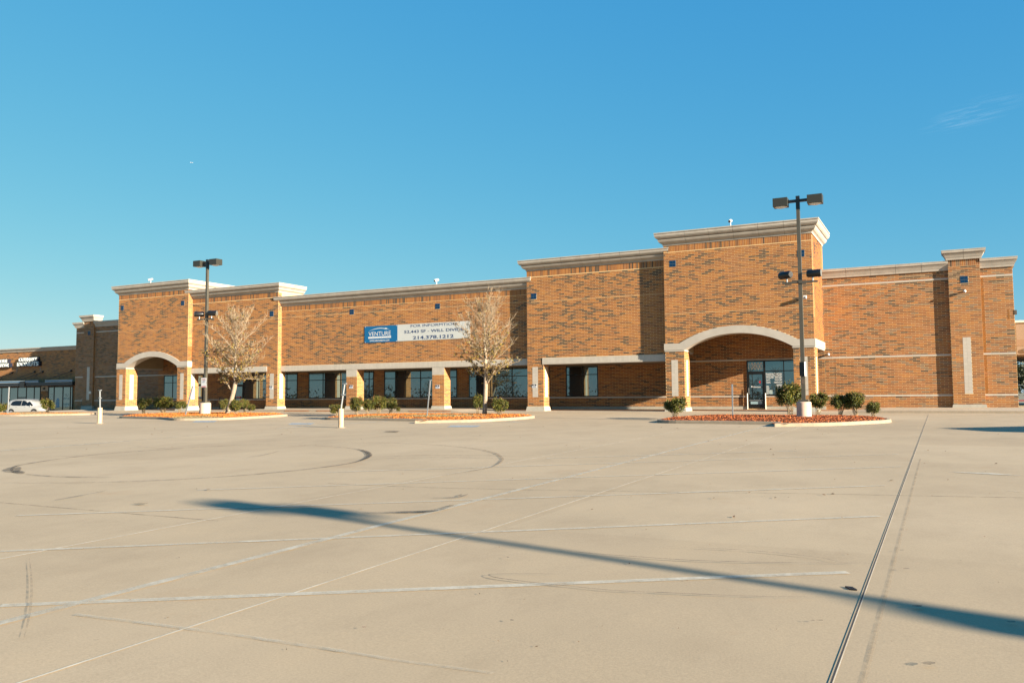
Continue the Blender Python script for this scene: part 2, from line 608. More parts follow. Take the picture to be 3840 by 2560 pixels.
# tyre marks
tm = [([(50, 1772), (45, 1762), (62, 1748), (130, 1735), (260, 1716), (420, 1700), (640, 1684), (900, 1669), (1160, 1661)], 0.10, M_RUBBER),
      ([(50, 1772), (45, 1762), (60, 1750)], 0.35, M_RUBBER), ([(60, 1765), (82, 1777)], 0.2, M_RUBBER2),
      ([(82, 1777), (180, 1786), (300, 1790), (420, 1791)], 0.09, M_RUBBER),
      ([(0, 1812), (200, 1812), (500, 1806), (800, 1791), (1060, 1770), (1250, 1748), (1340, 1732), (1380, 1716), (1386, 1704), (1370, 1692), (1320, 1682), (1230, 1674), (1120, 1670)], 0.09, M_RUBBER),
      ([(1340, 1731), (1375, 1718), (1384, 1706), (1372, 1694), (1345, 1686)], 0.16, M_RUBBER2),
      ([(1160, 1661), (1400, 1661), (1600, 1667), (1760, 1680), (1850, 1698), (1882, 1718), (1878, 1732), (1850, 1750), (1800, 1762), (1650, 1785)], 0.07, M_RUBBER),
      ([(1390, 1716), (1500, 1711), (1700, 1708), (1850, 1709), (1940, 1714)], 0.06, M_RUBBER), ([(1390, 1722), (1600, 1717), (1800, 1718), (1990, 1728)], 0.05, M_RUBBER),
      ([(1360, 1926), (1480, 1924), (1600, 1921), (1640, 1915), (1680, 1903), (1700, 1896)], 0.14, M_RUBBER), ([(1480, 1924), (1600, 1921), (1640, 1916)], 0.16, M_RUBBER2),
      ([(1620, 1870), (1700, 1868), (1735, 1864), (1755, 1855)], 0.08, M_RUBBER), ([(1720, 1863), (1730, 1857)], 0.05, M_RUBBER2),
      ([(2100, 2160), (1960, 2158), (1850, 2160), (1835, 2165), (1870, 2175), (2000, 2192), (2140, 2206), (2300, 2222), (2500, 2231), (2800, 2243), (3100, 2248)], 0.022, M_RUBBER2),
      ([(2060, 2062), (2200, 2080), (2400, 2095), (2600, 2108), (2900, 2116), (3300, 2119)], 0.022, M_RUBBER2), ([(2500, 2055), (2800, 2070), (3050, 2095), (3150, 2115)], 0.02, M_RUBBER),
      ([(110, 2100), (118, 2200), (112, 2300), (90, 2400)], 0.02, M_RUBBERF), ([(200, 1880), (300, 1862), (400, 1843)], 0.05, M_RUBBER), ([(930, 1716), (990, 1708), (1045, 1694)], 0.05, M_RUBBER),
      ([(500, 1675), (620, 1683), (700, 1680)], 0.05, M_RUBBER), ([(750, 1590), (690, 1592)], 0.06, M_RUBBER)]
for i, (p, w, m) in enumerate(tm):
    ground_strip(curve(pxs(p)), w, m, 'tyre_mark', 0.014 + 0.0006 * i, taper=True)


def blot(px, py, w, h, m, lift=0.022):
    c = on_lot(px, py)
    a = on_lot(px + w * 0.5, py)
    b_ = on_lot(px, py - h * 0.5)
    ux, uy = a - c, b_ - c
    mb = MB()
    n = 14
    ring = []
    for k in range(n):
        t = 2 * math.pi * k / n
        r = 0.75 + 0.35 * rnd.random()
        q = c + ux * (math.cos(t) * r) + uy * (math.sin(t) * r)
        ring.append((q.x, q.y, lot_z(q.x, q.y) + lift))
    if (Vector(ring[1]) - Vector(ring[0])).cross(Vector(ring[2]) - Vector(ring[0])).z < 0:
        ring.reverse()
    mb.add(ring, [tuple(range(n))])
    mb.build('stain', m, LOT)


for a in ((1470, 1619, 66, 5, M_STAIN), (526, 1893, 60, 5, worn_paint('brown_stain', (0.30, 0.20, 0.09), 0.6)), (1920, 2337, 16, 5, M_RUBBER2), (1905, 2098, 12, 3, M_RUBBER2),
          (3440, 2284, 40, 7, M_STAIN), (3482, 2500, 60, 14, M_STAIN), (3075, 2338, 26, 5, M_STAIN), (3048, 2338, 18, 4, M_STAIN), (1365, 2363, 18, 5, worn_paint('rust_spot', (0.35, 0.17, 0.09), 0.5)),
          (3400, 2142, 24, 4, M_STAIN), (3383, 2071, 22, 3, M_STAIN), (782, 1839, 16, 3, worn_paint('rust_spot2', (0.3, 0.15, 0.05), 0.6)),
          (3795, 2343, 36, 6, M_STAIN)):
    blot(*a, lift=0.024 + rnd.random() * 0.004)
mb = MB()
for k in range(4):
    c = on_lot(3184 + k * 5, 2203 + k * 3)
    mb.box(c.x - 0.03, c.x + 0.03, c.y - 0.006, c.y + 0.006, c.z + 0.002, c.z + 0.012)
mb.build('drain_slot', M_BLACK, LOT)

# fallen leaves and grit lying about
mb = MB()
spots = [(3343, 1803, 9), (2676, 1870, 8), (2908, 1869, 9), (2752, 1940, 10), (2890, 1686, 6), (3090, 1858, 8), (3122, 1854, 8), (2900, 1706, 5), (3205, 1735, 4), (2810, 1848, 5),
         (3480, 1690, 5), (3735, 1740, 6), (3545, 1693, 4), (2220, 1912, 5), (1510, 1778, 4), (1922, 1795, 4), (2013, 2428, 7), (2360, 2116, 6), (2700, 1668, 4), (2656, 1654, 4)]
for _ in range(110):
    spots.append((rnd.uniform(100, 3800), 1600 + 900 * rnd.random() ** 1.8, rnd.uniform(2.0, 4.5)))
for x, y, s in spots:
    c = on_lot(x, y)
    w = s / px_per_m(c)
    a = rnd.uniform(0, 6.28)
    ux, uy = Vector((math.cos(a), math.sin(a), 0)) * w, Vector((-math.sin(a), math.cos(a), 0)) * w * 0.45
    c.z = lot_z(c.x, c.y) + 0.01
    tip = Vector((0, 0, w * 0.5))
    cl = rnd.choice([(0.35, 0.18, 0.06), (0.22, 0.11, 0.04), (0.10, 0.06, 0.03), (0.28, 0.16, 0.08)])
    mb.add([c - ux, c + uy + tip * rnd.random(), c + ux + tip * rnd.random(), c - uy], [(0, 3, 2, 1)], 0, cl)
    mb.add([c - ux, c + uy + tip * 0.6, c + ux + tip, c - uy + tip * 0.8], [(0, 3, 2, 1)], 0, cl)
tag(mb.build('leaf_litter', M_LEAF), kind='stuff')

# ------------------------------------------------------------------ sidewalk along the shops
def raised(x):
    """1 where the walk has a kerb, 0 where it ramps flush with the drive"""
    def s(a, b_, t):
        u = min(1, max(0, (t - a) / (b_ - a)))
        return u * u * (3 - 2 * u)
    r = 1 - s(-5.6, -3.2, x) if x > -10 else 1
    if x > -16:
        return s(-5.0, -3.0, x)
    if x > -36:
        return 1 - s(-30.5, -28.5, x)
    if x > -60:
        return s(-51.5, -49.5, x)
    return 1 - s(-73.5, -71.5, x)


def walk_z(x, y):
    f = (y - 49.0) / 6.4
    flush = -1.0375 + 0.35 * (lot_z(x, 49) + 1.0375) + 0.004 + 0.075 * min(1, max(0, f))
    return flush + raised(x) * (0.115 + (0.01 * f))


wk = MB()
xs = [-78.4 + i * 0.5 for i in range(int(103 / 0.5) + 1)]
yy = [49.0, 50.2, 51.8, 53.6, 55.9]
idx = {}
for i, x in enumerate(xs):
    for j, y in enumerate(yy):
        idx[i, j] = len(wk.v)
        wk.v.append((x, y, walk_z(x, y) if y > 49 or True else 0))
        wk.c.append((1, 1, 1))
    idx[i, 'b'] = len(wk.v)
    wk.v.append((x, 48.985, lot_z(x, 49) - 0.2))
    wk.c.append((1, 1, 1))
for i in range(len(xs) - 1):
    for j in range(len(yy) - 1):
        wk.f.append((idx[i, j], idx[i + 1, j], idx[i + 1, j + 1], idx[i, j + 1]))
        wk.m.append(0)
    wk.f.append((idx[i, 'b'], idx[i + 1, 'b'], idx[i + 1, 0], idx[i, 0]))
    wk.m.append(1)
WALK = tag(wk.build('sidewalk', [M_WALK, M_KERB]), kind='structure')
# brick-red warning pavers on the flush stretches
M_REDPAVE = simple('red_pavers', (0.42, 0.20, 0.10), 0.9, noise=0.2, scale=6)
for x0, x1 in ((-28.2, -5.2), (-71.3, -66.8), (-65.2, -58.7), (-57.1, -52)):
    mb = MB()
    n = max(2, int((x1 - x0) / 0.6))
    for i in range(n):
        a, b_ = x0 + (x1 - x0) * i / n, x0 + (x1 - x0) * (i + 1) / n - 0.02
        mb.add([(a, 52.3, walk_z(a, 52.3) + 0.008), (b_, 52.3, walk_z(b_, 52.3) + 0.008), (b_, 55.1, walk_z(b_, 55.1) + 0.008), (a, 55.1, walk_z(a, 55.1) + 0.008)], [(0, 1, 2, 3)])
    mb.build('paver_strip', M_REDPAVE, WALK)
for x0, x1 in ((-44.6, -42.2), (-41.5, -39.0), (-33.2, -29.8)):
    mb = MB()
    for i in range(6):
        a, b_ = x0 + (x1 - x0) * i / 6, x0 + (x1 - x0) * (i + 1) / 6 - 0.015
        mb.add([(a, 48.975, walk_z(a, 49) - 0.10), (b_, 48.975, walk_z(b_, 49) - 0.10), (b_, 48.975, walk_z(b_, 49) - 0.012), (a, 48.975, walk_z(a, 49) - 0.012)], [(0, 1, 2, 3)])
    mb.build('kerb_patch', M_REDPAVE, WALK)

# ------------------------------------------------------------------ the shop building
B = 55.4                                   # plane of the rear arcade wall and the end wings
TY, BY, MY = 50.9, 51.34, 51.72            # planes of towers, shoulders, middle
CB, LB = 0.1023, 0.4092                    # brick course and length (16 x 4 in.)
Z0 = -0.071                                # top of the sill band
BLD = empty('retail_building', (-36.3, 53.0, -1.0), 'long brown brick storefront building with two arched entrance towers and a stone cornice', 'building')

ORANGE = (0.415, 0.154, 0.030)
MIDB = (0.340, 0.120, 0.028)
BROWN = (0.228, 0.086, 0.027)
DARK = (0.085, 0.048, 0.027)
GREYB = (0.235, 0.140, 0.078)
PINK = (0.350, 0.138, 0.044)
PAL_MAIN = [(PINK, 0.06), (ORANGE, 0.38), (MIDB, 0.28), (BROWN, 0.19), (DARK, 0.09)]
PAL_WING = [(ORANGE, 0.16), (PINK, 0.24), (MIDB, 0.30), (BROWN, 0.14), (GREYB, 0.15), (DARK, 0.01)]
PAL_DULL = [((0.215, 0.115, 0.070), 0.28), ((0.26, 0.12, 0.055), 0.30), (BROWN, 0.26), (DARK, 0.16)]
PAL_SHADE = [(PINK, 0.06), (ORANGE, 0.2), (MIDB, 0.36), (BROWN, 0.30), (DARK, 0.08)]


def vnoise(x, y):
    def h(i, j):
        v = math.sin(i * 127.1 + j * 311.7) * 43758.5453
        return v - math.floor(v)
    i, j = math.floor(x), math.floor(y)
    u, v = x - i, y - j
    u, v = u * u * (3 - 2 * u), v * v * (3 - 2 * v)
    return (h(i, j) * (1 - u) + h(i + 1, j) * u) * (1 - v) + (h(i, j + 1) * (1 - u) + h(i + 1, j + 1) * u) * v


def pick(pal, x, z):
    t = rnd.random()
    bias = vnoise(x * 0.55, z * 0.9) - 0.5
    t = min(0.999, max(0, t + bias * 0.42 + (vnoise(x * 0.13 + 5, z * 0.25) - 0.5) * 0.25))
    acc = 0
    for c, w in pal:
        acc += w
        if t < acc:
            break
    j = rnd.uniform(0.90, 1.10)
    g = rnd.uniform(0.96, 1.04)
    return (c[0] * j, c[1] * j * g, c[2] * j)


# pieces: (x, y, z of the lower left front corner, axis, length, height, colour, key)
POOL = {}


def piece(pool, p, axis, L, H, col, dep=0.03):
    POOL.setdefault(pool, []).append((p, axis, L, H, col, dep))


def subtract(a, b_, cuts):
    segs = [(a, b_)]
    for c0, c1 in cuts:
        out = []
        for s0, s1 in segs:
            if c1 <= s0 or c0 >= s1:
                out.append((s0, s1))
            else:
                if c0 > s0: out.append((s0, c0))
                if c1 < s1: out.append((c1, s1))
        segs = out
    return segs


def brick_wall(pool, u0, u1, z0, z1, plane, axis='x', pal=PAL_MAIN, holes=(), arc=None, bond=0.0, zref=Z0):
    """running bond on a wall face. axis 'x': the face looks at -Y from plane y; axis 'y': looks at +X from plane x"""
    k0 = math.floor((z0 - zref) / CB + 0.5)
    k1 = math.floor((z1 - zref) / CB + 0.5)
    for k in range(k0, k1):
        za = zref + k * CB
        zb = za + CB
        zm = (za + zb) / 2
        cuts = [(h[0], h[1]) for h in holes if h[2] < zm < h[3]]
        if arc:
            xc, zc, R, zmin = arc
            if zmin < zm < zc + R:
                hw = math.sqrt(max(0, R * R - (zm - zc) ** 2))
                if hw > 0:
                    cuts.append((xc - hw, xc + hw))
        off = (k % 2) * LB * 0.5 + bond
        s = math.floor((u0 - off) / LB) * LB + off
        while s < u1:
            a, b_ = max(s, u0), min(s + LB, u1)
            for (p, q) in subtract(a, b_, cuts):
                if q - p > 0.045:
                    g = 0.0075
                    pr = 0.0006 * rnd.random()
                    if axis == 'x':
                        piece(pool, (p + g, plane - pr, za + g), 'x', q - p - 2 * g, CB - 2 * g, pick(pal, p, za))
                    else:
                        piece(pool, (plane + pr, p + g, za + g), 'y', q - p - 2 * g, CB - 2 * g, pick(pal, p, za))
            s += LB


def soldiers(pool, u0, u1, z0, plane, axis='x', pal=PAL_MAIN, H=LB):
    n = max(1, round((u1 - u0) / CB))
    w = (u1 - u0) / n
    for i in range(n):
        c = pick(pal, u0 + i * 0.7, z0)
        if axis == 'x':
            piece(pool, (u0 + i * w + 0.007, plane - 0.0006 * rnd.random(), z0 + 0.007), 'x', w - 0.014, H - 0.014, c)
        else:
            piece(pool, (plane + 0.0006 * rnd.random(), u0 + i * w + 0.007, z0 + 0.007), 'y', w - 0.014, H - 0.014, c)


TILE = (0.57, 0.51, 0.425)


def tcol():
    j = rnd.uniform(0.95, 1.04)
    return (TILE[0] * j, TILE[1] * j * rnd.uniform(0.99, 1.01), TILE[2] * j)


def tiles(pool, u0, u1, z0, z1, plane, axis, nu, nz, proud=0.003):
    w, h = (u1 - u0) / nu, (z1 - z0) / nz
    for i in range(nu):
        for j in range(nz):
            if axis == 'x':
                piece(pool, (u0 + i * w + 0.0025, plane - proud, z0 + j * h + 0.0025), 'x', w - 0.005, h - 0.005, tcol())
            else:
                piece(pool, (plane + proud, u0 + i * w + 0.0025, z0 + j * h + 0.0025), 'y', w - 0.005, h - 0.005, tcol())


def band(pool, u0, u1, z0, plane, axis='x', L=LB, proud=0.012):
    n = max(1, round((u1 - u0) / L))
    tiles(pool, u0, u1, z0, z0 + CB, plane, axis, n, 1, proud)


BOXF = [(0, 1, 5, 4), (1, 2, 6, 5), (4, 5, 6, 7), (0, 3, 2, 1), (3, 0, 4, 7)]


def piece_verts(p, axis, L, H, dep):
    x, y, z = p
    if axis == 'x':
        return [(x, y, z), (x + L, y, z), (x + L, y + dep, z), (x, y + dep, z), (x, y, z + H), (x + L, y, z + H), (x + L, y + dep, z + H), (x, y + dep, z + H)]
    # face looks at +X; left to right runs along +Y
    return [(x, y, z), (x, y + L, z), (x - dep, y + L, z), (x - dep, y, z), (x, y, z + H), (x, y + L, z + H), (x - dep, y + L, z + H), (x - dep, y, z + H)]


def score(it):
    p, axis, L, H, col, dep = it
    c = Vector(p)
    if axis == 'x':
        c = c + Vector((L / 2, 0, H / 2)); n = Vector((0, -1, 0))
    else:
        c = c + Vector((0, L / 2, H / 2)); n = Vector((1, 0, 0))
    d = c.dot(CF)
    if d < 1:
        return 0
    sx, sy = c.dot(CR) / d * FPX, c.dot(CU) / d * FPX
    if abs(sx) > 1900 or abs(sy) > 1270:
        return 0
    cosv = -n.dot(c) / c.length
    return L * H * max(0, cosv) / (d * d)


def flush(pool, name, m, parent, limit=300, kinds=10, skip=None):
    items = POOL.pop(pool)
    order = sorted(range(len(items)), key=lambda i: -(score(items[i]) if not (skip and skip(items[i])) else 0))
    top = order[:limit]
    off = WOFF[parent]
    meshes = {}
    # individual pieces: shared unit meshes by axis and colour bin, scaled to size
    pal = [items[i][4] for i in top]
    reps = []
    for c in pal:
        if not any(sum(abs(a - b_) for a, b_ in zip(c, r)) < 0.035 for r in reps):
            reps.append(c)
    for i in top:
        p, axis, L, H, col, dep = items[i]
        r = min(range(len(reps)), key=lambda k: sum(abs(a - b_) for a, b_ in zip(reps[k], col)))
        key = (axis, r)
        if key not in meshes:
            mb = MB()
            mb.add(piece_verts((0, 0, 0), axis, 1, 1, dep), BOXF, 0, reps[r])
            meshes[key] = mb.mesh(name, m)
        o = bpy.data.objects.new(name, meshes[key])
        o.location = Vector(p) - off
        o.scale = (L, 1, H) if axis == 'x' else (1, L, H)
        o.parent = parent
        COL.objects.link(o)
    rest = order[limit:]
    if rest:
        N = len(rest)
        V = np.empty((N, 8, 3), np.float32)
        C = np.ones((N, 8, 4), np.float32)
        for j, i in enumerate(rest):
            p, axis, L, H, col, dep = items[i]
            V[j] = piece_verts(p, axis, L, H, dep)
            C[j, :, :3] = col
        V -= np.array(off, np.float32)
        F = (np.array(BOXF, np.int32)[None] + (np.arange(N, dtype=np.int32) * 8)[:, None, None]).reshape(-1, 4)
        me = bpy.data.meshes.new(name)
        me.vertices.add(N * 8)
        me.vertices.foreach_set('co', V.ravel())
        me.loops.add(F.size)
        me.loops.foreach_set('vertex_index', F.ravel())
        me.polygons.add(len(F))
        me.polygons.foreach_set('loop_start', np.arange(0, F.size, 4, dtype=np.int32))
        me.polygons.foreach_set('loop_total', np.full(len(F), 4, np.int32))
        me.polygons.foreach_set('use_smooth', np.zeros(len(F), bool))
        me.update(calc_edges=True)
        a = me.color_attributes.new('Col', 'FLOAT_COLOR', 'POINT')
        a.data.foreach_set('color', C.ravel())
        me.materials.append(m)
        me.validate()
        o = bpy.data.objects.new(name, me)
        o.parent = parent
        COL.objects.link(o)
        tag(o, kind='stuff')


MORT = 0.0016      # mortar lies this far behind the brick faces

# key positions -------------------------------------------------------------
TL, TR = -15.275, -6.405
LL, LR = -66.13, -57.26
BL = -25.12
DR = -47.53
RW = 3.90
LW = -78.30
XC_T, XC_L = (TL + TR) / 2, (LL + LR) / 2
BAND_T, BAND_B, BAND_S = 3.205, 2.79, 2.70
ARC_O = (-6.85 + 0.965 + BAND_T)          # circle centre heights below
ZC_O, R_O = BAND_T + 0.965 - 6.85, 6.85
ZC_I, R_I = BAND_B + 0.915 - 6.24, 6.24
LINT_B, LINT_T = 2.17, 2.57


def arc_pts(xc, zc, R, zlevel, n=28):
    hw = math.sqrt(R * R - (zlevel - zc) ** 2)
    a0 = math.atan2(zlevel - zc, -hw)
    a1 = math.atan2(zlevel - zc, hw)
    return [(xc + R * math.cos(a0 + (a1 - a0) * i / n), zc + R * math.sin(a0 + (a1 - a0) * i / n)) for i in range(n + 1)]


# --- solid masses
w = MB()
w.box(LL, RW, B + MORT, 82, -1.35, 7.3)
w.box(LW, LL, B + MORT, B + 0.45, -1.6, 7.3)
w.box(LW, LL, B + 0.45, 82, -1.6, 5.3)                        # rear block
w.build('wall', M_MORTAR, BLD)
w = MB()
w.box(BL, TL, BY + MORT, B + 0.5, LINT_B, 8.62)
w.box(LR, DR, BY + MORT, B + 0.5, LINT_B, 8.62)
w.box(DR, BL, MY + MORT, B + 0.5, LINT_B, 7.5)
w.build('wall', M_MORTAR, BLD)
for x0, x1, xc in ((TL, TR, XC_T), (LL, LR, XC_L)):
    w = MB()
    arc = arc_pts(xc, ZC_O, R_O, BAND_T)
    outline = [(x0 + MORT, BAND_T)] + arc + [(x1 - MORT, BAND_T), (x1 - MORT, 9.45), (x0 + MORT, 9.45)]
    # front wall over the arch, cut into columns so that the face stays planar and simple
    for i in range(len(arc) - 1):
        (xa, za), (xb, zb) = arc[i], arc[i + 1]
        w.add([(xa, TY + MORT, za), (xb, TY + MORT, zb), (xb, TY + MORT, 9.45), (xa, TY + MORT, 9.45)], [(0, 1, 2, 3)])
    w.quad((x0 + MORT, TY + MORT, BAND_T), (arc[0][0], TY + MORT, BAND_T), (arc[0][0], TY + MORT, 9.45), (x0 + MORT, TY + MORT, 9.45))
    w.quad((arc[-1][0], TY + MORT, BAND_T), (x1 - MORT, TY + MORT, BAND_T), (x1 - MORT, TY + MORT, 9.45), (arc[-1][0], TY + MORT, 9.45))
    w.box(x0 + MORT, x1 - MORT, TY + 0.6, 56.0, 4.45, 9.45)    # solid mass above the arcade ceiling
    w.box(x0 + MORT, x0 + 0.55, TY + 0.004, B, BAND_B + 0.02, 4.449)
    w.box(x1 - 0.55, x1 - MORT, TY + 0.004, B, BAND_B + 0.02, 4.449)
    w.quad((x1 - MORT, TY + MORT, BAND_T), (x1 - MORT, B, BAND_T), (x1 - MORT, B, 9.45), (x1 - MORT, TY + MORT, 9.45))
    w.quad((x0 + MORT, B, BAND_T), (x0 + MORT, TY + MORT, BAND_T), (x0 + MORT, TY + MORT, 9.45), (x0 + MORT, B, 9.45))
    w.box(x0 + MORT, x1 - MORT, TY + 0.02, TY + 0.61, 9.30, 9.452)
    w.build('wall', M_MORTAR, BLD)
    # arch trim: straight ends, segmental arch, returns down both sides
    t = MB()
    ao = arc_pts(xc, ZC_O, R_O, BAND_T)
    ai = arc_pts(xc, ZC_I, R_I, BAND_B)
    y0, y1 = TY - 0.06, TY + 0.75
    for i in range(len(ao) - 1):
        v = []
        for (px_, pz_) in (ai[i], ai[i + 1], ao[i + 1], ao[i]):
            v.append((px_, y0, pz_))
        for (px_, pz_) in (ai[i], ai[i + 1], ao[i + 1], ao[i]):
            v.append((px_, y1, pz_))
        t.add(v, [(0, 1, 2, 3), (4, 7, 6, 5), (0, 4, 5, 1), (3, 2, 6, 7)])
    t.add([(x0 - 0.06, y0, BAND_B), (ai[0][0], y0, BAND_B), (ao[0][0], y0, BAND_T), (x0 - 0.06, y0, BAND_T), (x0 - 0.06, y1, BAND_B), (ai[0][0], y1, BAND_B), (ao[0][0], y1, BAND_T), (x0 - 0.06, y1, BAND_T)],
          [(0, 1, 2, 3), (4, 7, 6, 5), (0, 4, 5, 1), (3, 2, 6, 7), (0, 3, 7, 4)])
    t.add([(ai[-1][0], y0, BAND_B), (x1 + 0.06, y0, BAND_B), (x1 + 0.06, y0, BAND_T), (ao[-1][0], y0, BAND_T), (ai[-1][0], y1, BAND_B), (x1 + 0.06, y1, BAND_B), (x1 + 0.06, y1, BAND_T), (ao[-1][0], y1, BAND_T)],
          [(0, 1, 2, 3), (4, 7, 6, 5), (0, 4, 5, 1), (3, 2, 6, 7), (1, 5, 6, 2)])
    t.box(x0 - 0.06, x0 + 0.60, y1, B, BAND_B, BAND_T)
    t.box(x1 - 0.60, x1 + 0.06, y1, B, BAND_B, BAND_T)
    t.build('arch_trim', M_STUCCO, BLD)
    # thin necking course under the trim, along both side beams
    for sx0, sx1 in ((x0 - 0.02, x0 + 0.56), (x1 - 0.56, x1 + 0.02)):
        MB().box(sx0, sx1, TY + 1.23, B, BAND_S, BAND_B).build('beam_soffit', M_STUCCO, BLD)
    # plastered inside of the arcade
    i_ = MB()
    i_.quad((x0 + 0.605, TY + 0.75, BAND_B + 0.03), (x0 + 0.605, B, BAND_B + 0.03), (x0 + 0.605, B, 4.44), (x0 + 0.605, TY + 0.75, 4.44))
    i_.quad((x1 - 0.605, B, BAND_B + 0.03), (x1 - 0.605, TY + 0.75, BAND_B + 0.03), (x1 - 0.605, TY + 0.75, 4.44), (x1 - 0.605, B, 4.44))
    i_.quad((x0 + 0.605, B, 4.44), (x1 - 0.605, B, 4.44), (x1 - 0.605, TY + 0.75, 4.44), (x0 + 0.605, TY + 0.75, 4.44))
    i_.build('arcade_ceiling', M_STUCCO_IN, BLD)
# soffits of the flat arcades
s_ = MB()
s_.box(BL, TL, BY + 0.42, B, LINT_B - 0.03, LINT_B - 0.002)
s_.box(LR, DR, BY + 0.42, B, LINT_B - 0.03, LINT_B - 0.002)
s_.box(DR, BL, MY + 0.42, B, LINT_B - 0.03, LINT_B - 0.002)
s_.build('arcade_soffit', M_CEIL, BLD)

# --- facade brickwork
HT = [(-14.907, -14.495, 8.01, 8.43), (-6.81 - 0.40, -6.81 + 0.005, 8.01, 8.43)]
HL = [(-65.88, -65.47, 8.01, 8.43), (-58.18, -57.77, 8.01, 8.43)]
SZ_T, SZ_B, SZ_M = 8.97, 8.16, 7.01


def accent_panel(u0, z1, plane, s=0.41):
    p = MB()
    p.box(u0, u0 + s, plane - 0.004, plane + 0.02, z1 - s, z1)
    o = p.build('accent_panel', M_GROUT, BLD)
    h = s / 2
    for i in range(2):
        for j in range(2):
            MB().box(u0 + i * h + 0.008, u0 + (i + 1) * h - 0.008, plane - 0.012, plane, z1 - s + j * h + 0.008, z1 - s + (j + 1) * h - 0.008).build('tile', M_BTILE, o)
    return (u0, u0 + s, z1 - s, z1)


M_GROUT = simple('accent_grout', (0.25, 0.30, 0.32), 0.7)
M_BTILE = simple('blue_glazed_tile', (0.004, 0.040, 0.105), 0.35, spec=0.25)

h_t = [accent_panel(-14.907, 8.425, TY), accent_panel(-7.22, 8.425, TY)]
h_l = [accent_panel(-65.87, 8.425, TY), accent_panel(-58.18, 8.425, TY)]
h_b = [accent_panel(-24.79, 7.02, BY)]
h_d = [accent_panel(-48.45, 7.02, BY)]
h_m = [accent_panel(-40.62, 6.81, MY), accent_panel(-32.79, 6.81, MY)]
PLY = B - 0.21
h_pr = [accent_panel(1.235, 6.805, PLY)]
h_pl = [accent_panel(-76.24, 6.86, PLY)]

# pillars: x0, x1, front y, back y, top, tile panel front(x0,x1,z0,z1,rows), side panel, plinth base z
pill = []


def pillar(x0, x1, y0, y1, ztop, base, front=None, side=None, cap=None, plinth_top=None, pal=PAL_MAIN):
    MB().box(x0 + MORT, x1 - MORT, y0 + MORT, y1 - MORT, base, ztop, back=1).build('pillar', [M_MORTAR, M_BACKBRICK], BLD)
    pt = plinth_top if plinth_top is not None else base + 0.28
    holes = [front] if front else []
    zt = cap if cap else ztop
    brick_wall('brick', x0, x1, pt, zt, y0, 'x', pal, holes, bond=0.1)
    hs = [side] if side else []
    brick_wall('brick', y0, y1, pt, ztop, x1, 'y', pal, hs, bond=0.1)
    if front:
        MB().box(front[0], front[1], y0 - 0.0015, y0 + 0.02, front[2], front[3]).build('grout', M_TGROUT, BLD)
        tiles('tile', front[0], front[1], front[2], front[3], y0, 'x', 2, round((front[3] - front[2]) / (2 * CB)))
    if side:
        MB().box(x1 - 0.02, x1 + 0.0015, side[0], side[1], side[2], side[3]).build('grout', M_TGROUT, BLD)
        tiles('tile', side[0], side[1], side[2], side[3], x1, 'y', 2, round((side[3] - side[2]) / (2 * CB)))
    if cap:
        MB().box(x0, x1, y0 - 0.0105, y0 + 0.02, cap, ztop).build('grout', M_TGROUT, BLD)
        tiles('tile', x0, x1, cap, ztop, y0, 'x', 5, 3, 0.012)
    f = 0.13
    p = MB()
    p.frustum((x0 - f, x1 + f, y0 - f, y1 + f), (x0 - 0.035, x1 + 0.035, y0 - 0.035, y1 + 0.035), base - 0.15, pt)
    p.build('plinth', M_PLINTH, BLD)


pz = Z0 + CB * 0
for x0 in (TL, TR - 1.20):
    pillar(x0, x0 + 1.20, TY, TY + 1.22, BAND_S, -1.04, (x0 + 0.375, x0 + 0.785, Z0, Z0 + 22 * CB), (TY + 0.42, TY + 0.83, Z0, Z0 + 22 * CB), plinth_top=-0.76)
for x0 in (LL - 0.08, LR - 1.22):
    pillar(x0, x0 + 1.22, TY, TY + 1.22, BAND_S, -1.0, (x0 + 0.375, x0 + 0.785, Z0, Z0 + 22 * CB), (TY + 0.42, TY + 0.83, Z0, Z0 + 22 * CB), plinth_top=-0.64)
for x0, x1 in ((TL, TL + 1.2), (TR - 1.2, TR), (LL - 0.08, LL + 1.14), (LR - 1.22, LR)):
    MB().box(x0 - 0.035, x1 + 0.035, TY - 0.035, TY + 1.245, BAND_S, BAND_B).build('capital', M_STUCCO, BLD)
pillar(DR - 1.22, DR, BY, BY + 0.86, LINT_B, -0.94, (DR - 0.82, DR - 0.41, Z0, Z0 + 20 * CB), (BY + 0.22, BY + 0.63, Z0, Z0 + 20 * CB), plinth_top=-0.67)
pillar(BL, BL + 1.22, BY, BY + 0.86, LINT_B, -1.02, (BL + 0.38, BL + 0.79, Z0, Z0 + 20 * CB), (BY + 0.22, BY + 0.63, Z0, Z0 + 20 * CB), plinth_top=-0.71)
pillar(-40.9, -39.88, MY, MY + 0.86, LINT_B, -0.93, cap=1.60, plinth_top=-0.66)
pillar(-33.05, -32.03, MY, MY + 0.86, LINT_B, -0.93, cap=1.60, plinth_top=-0.66)

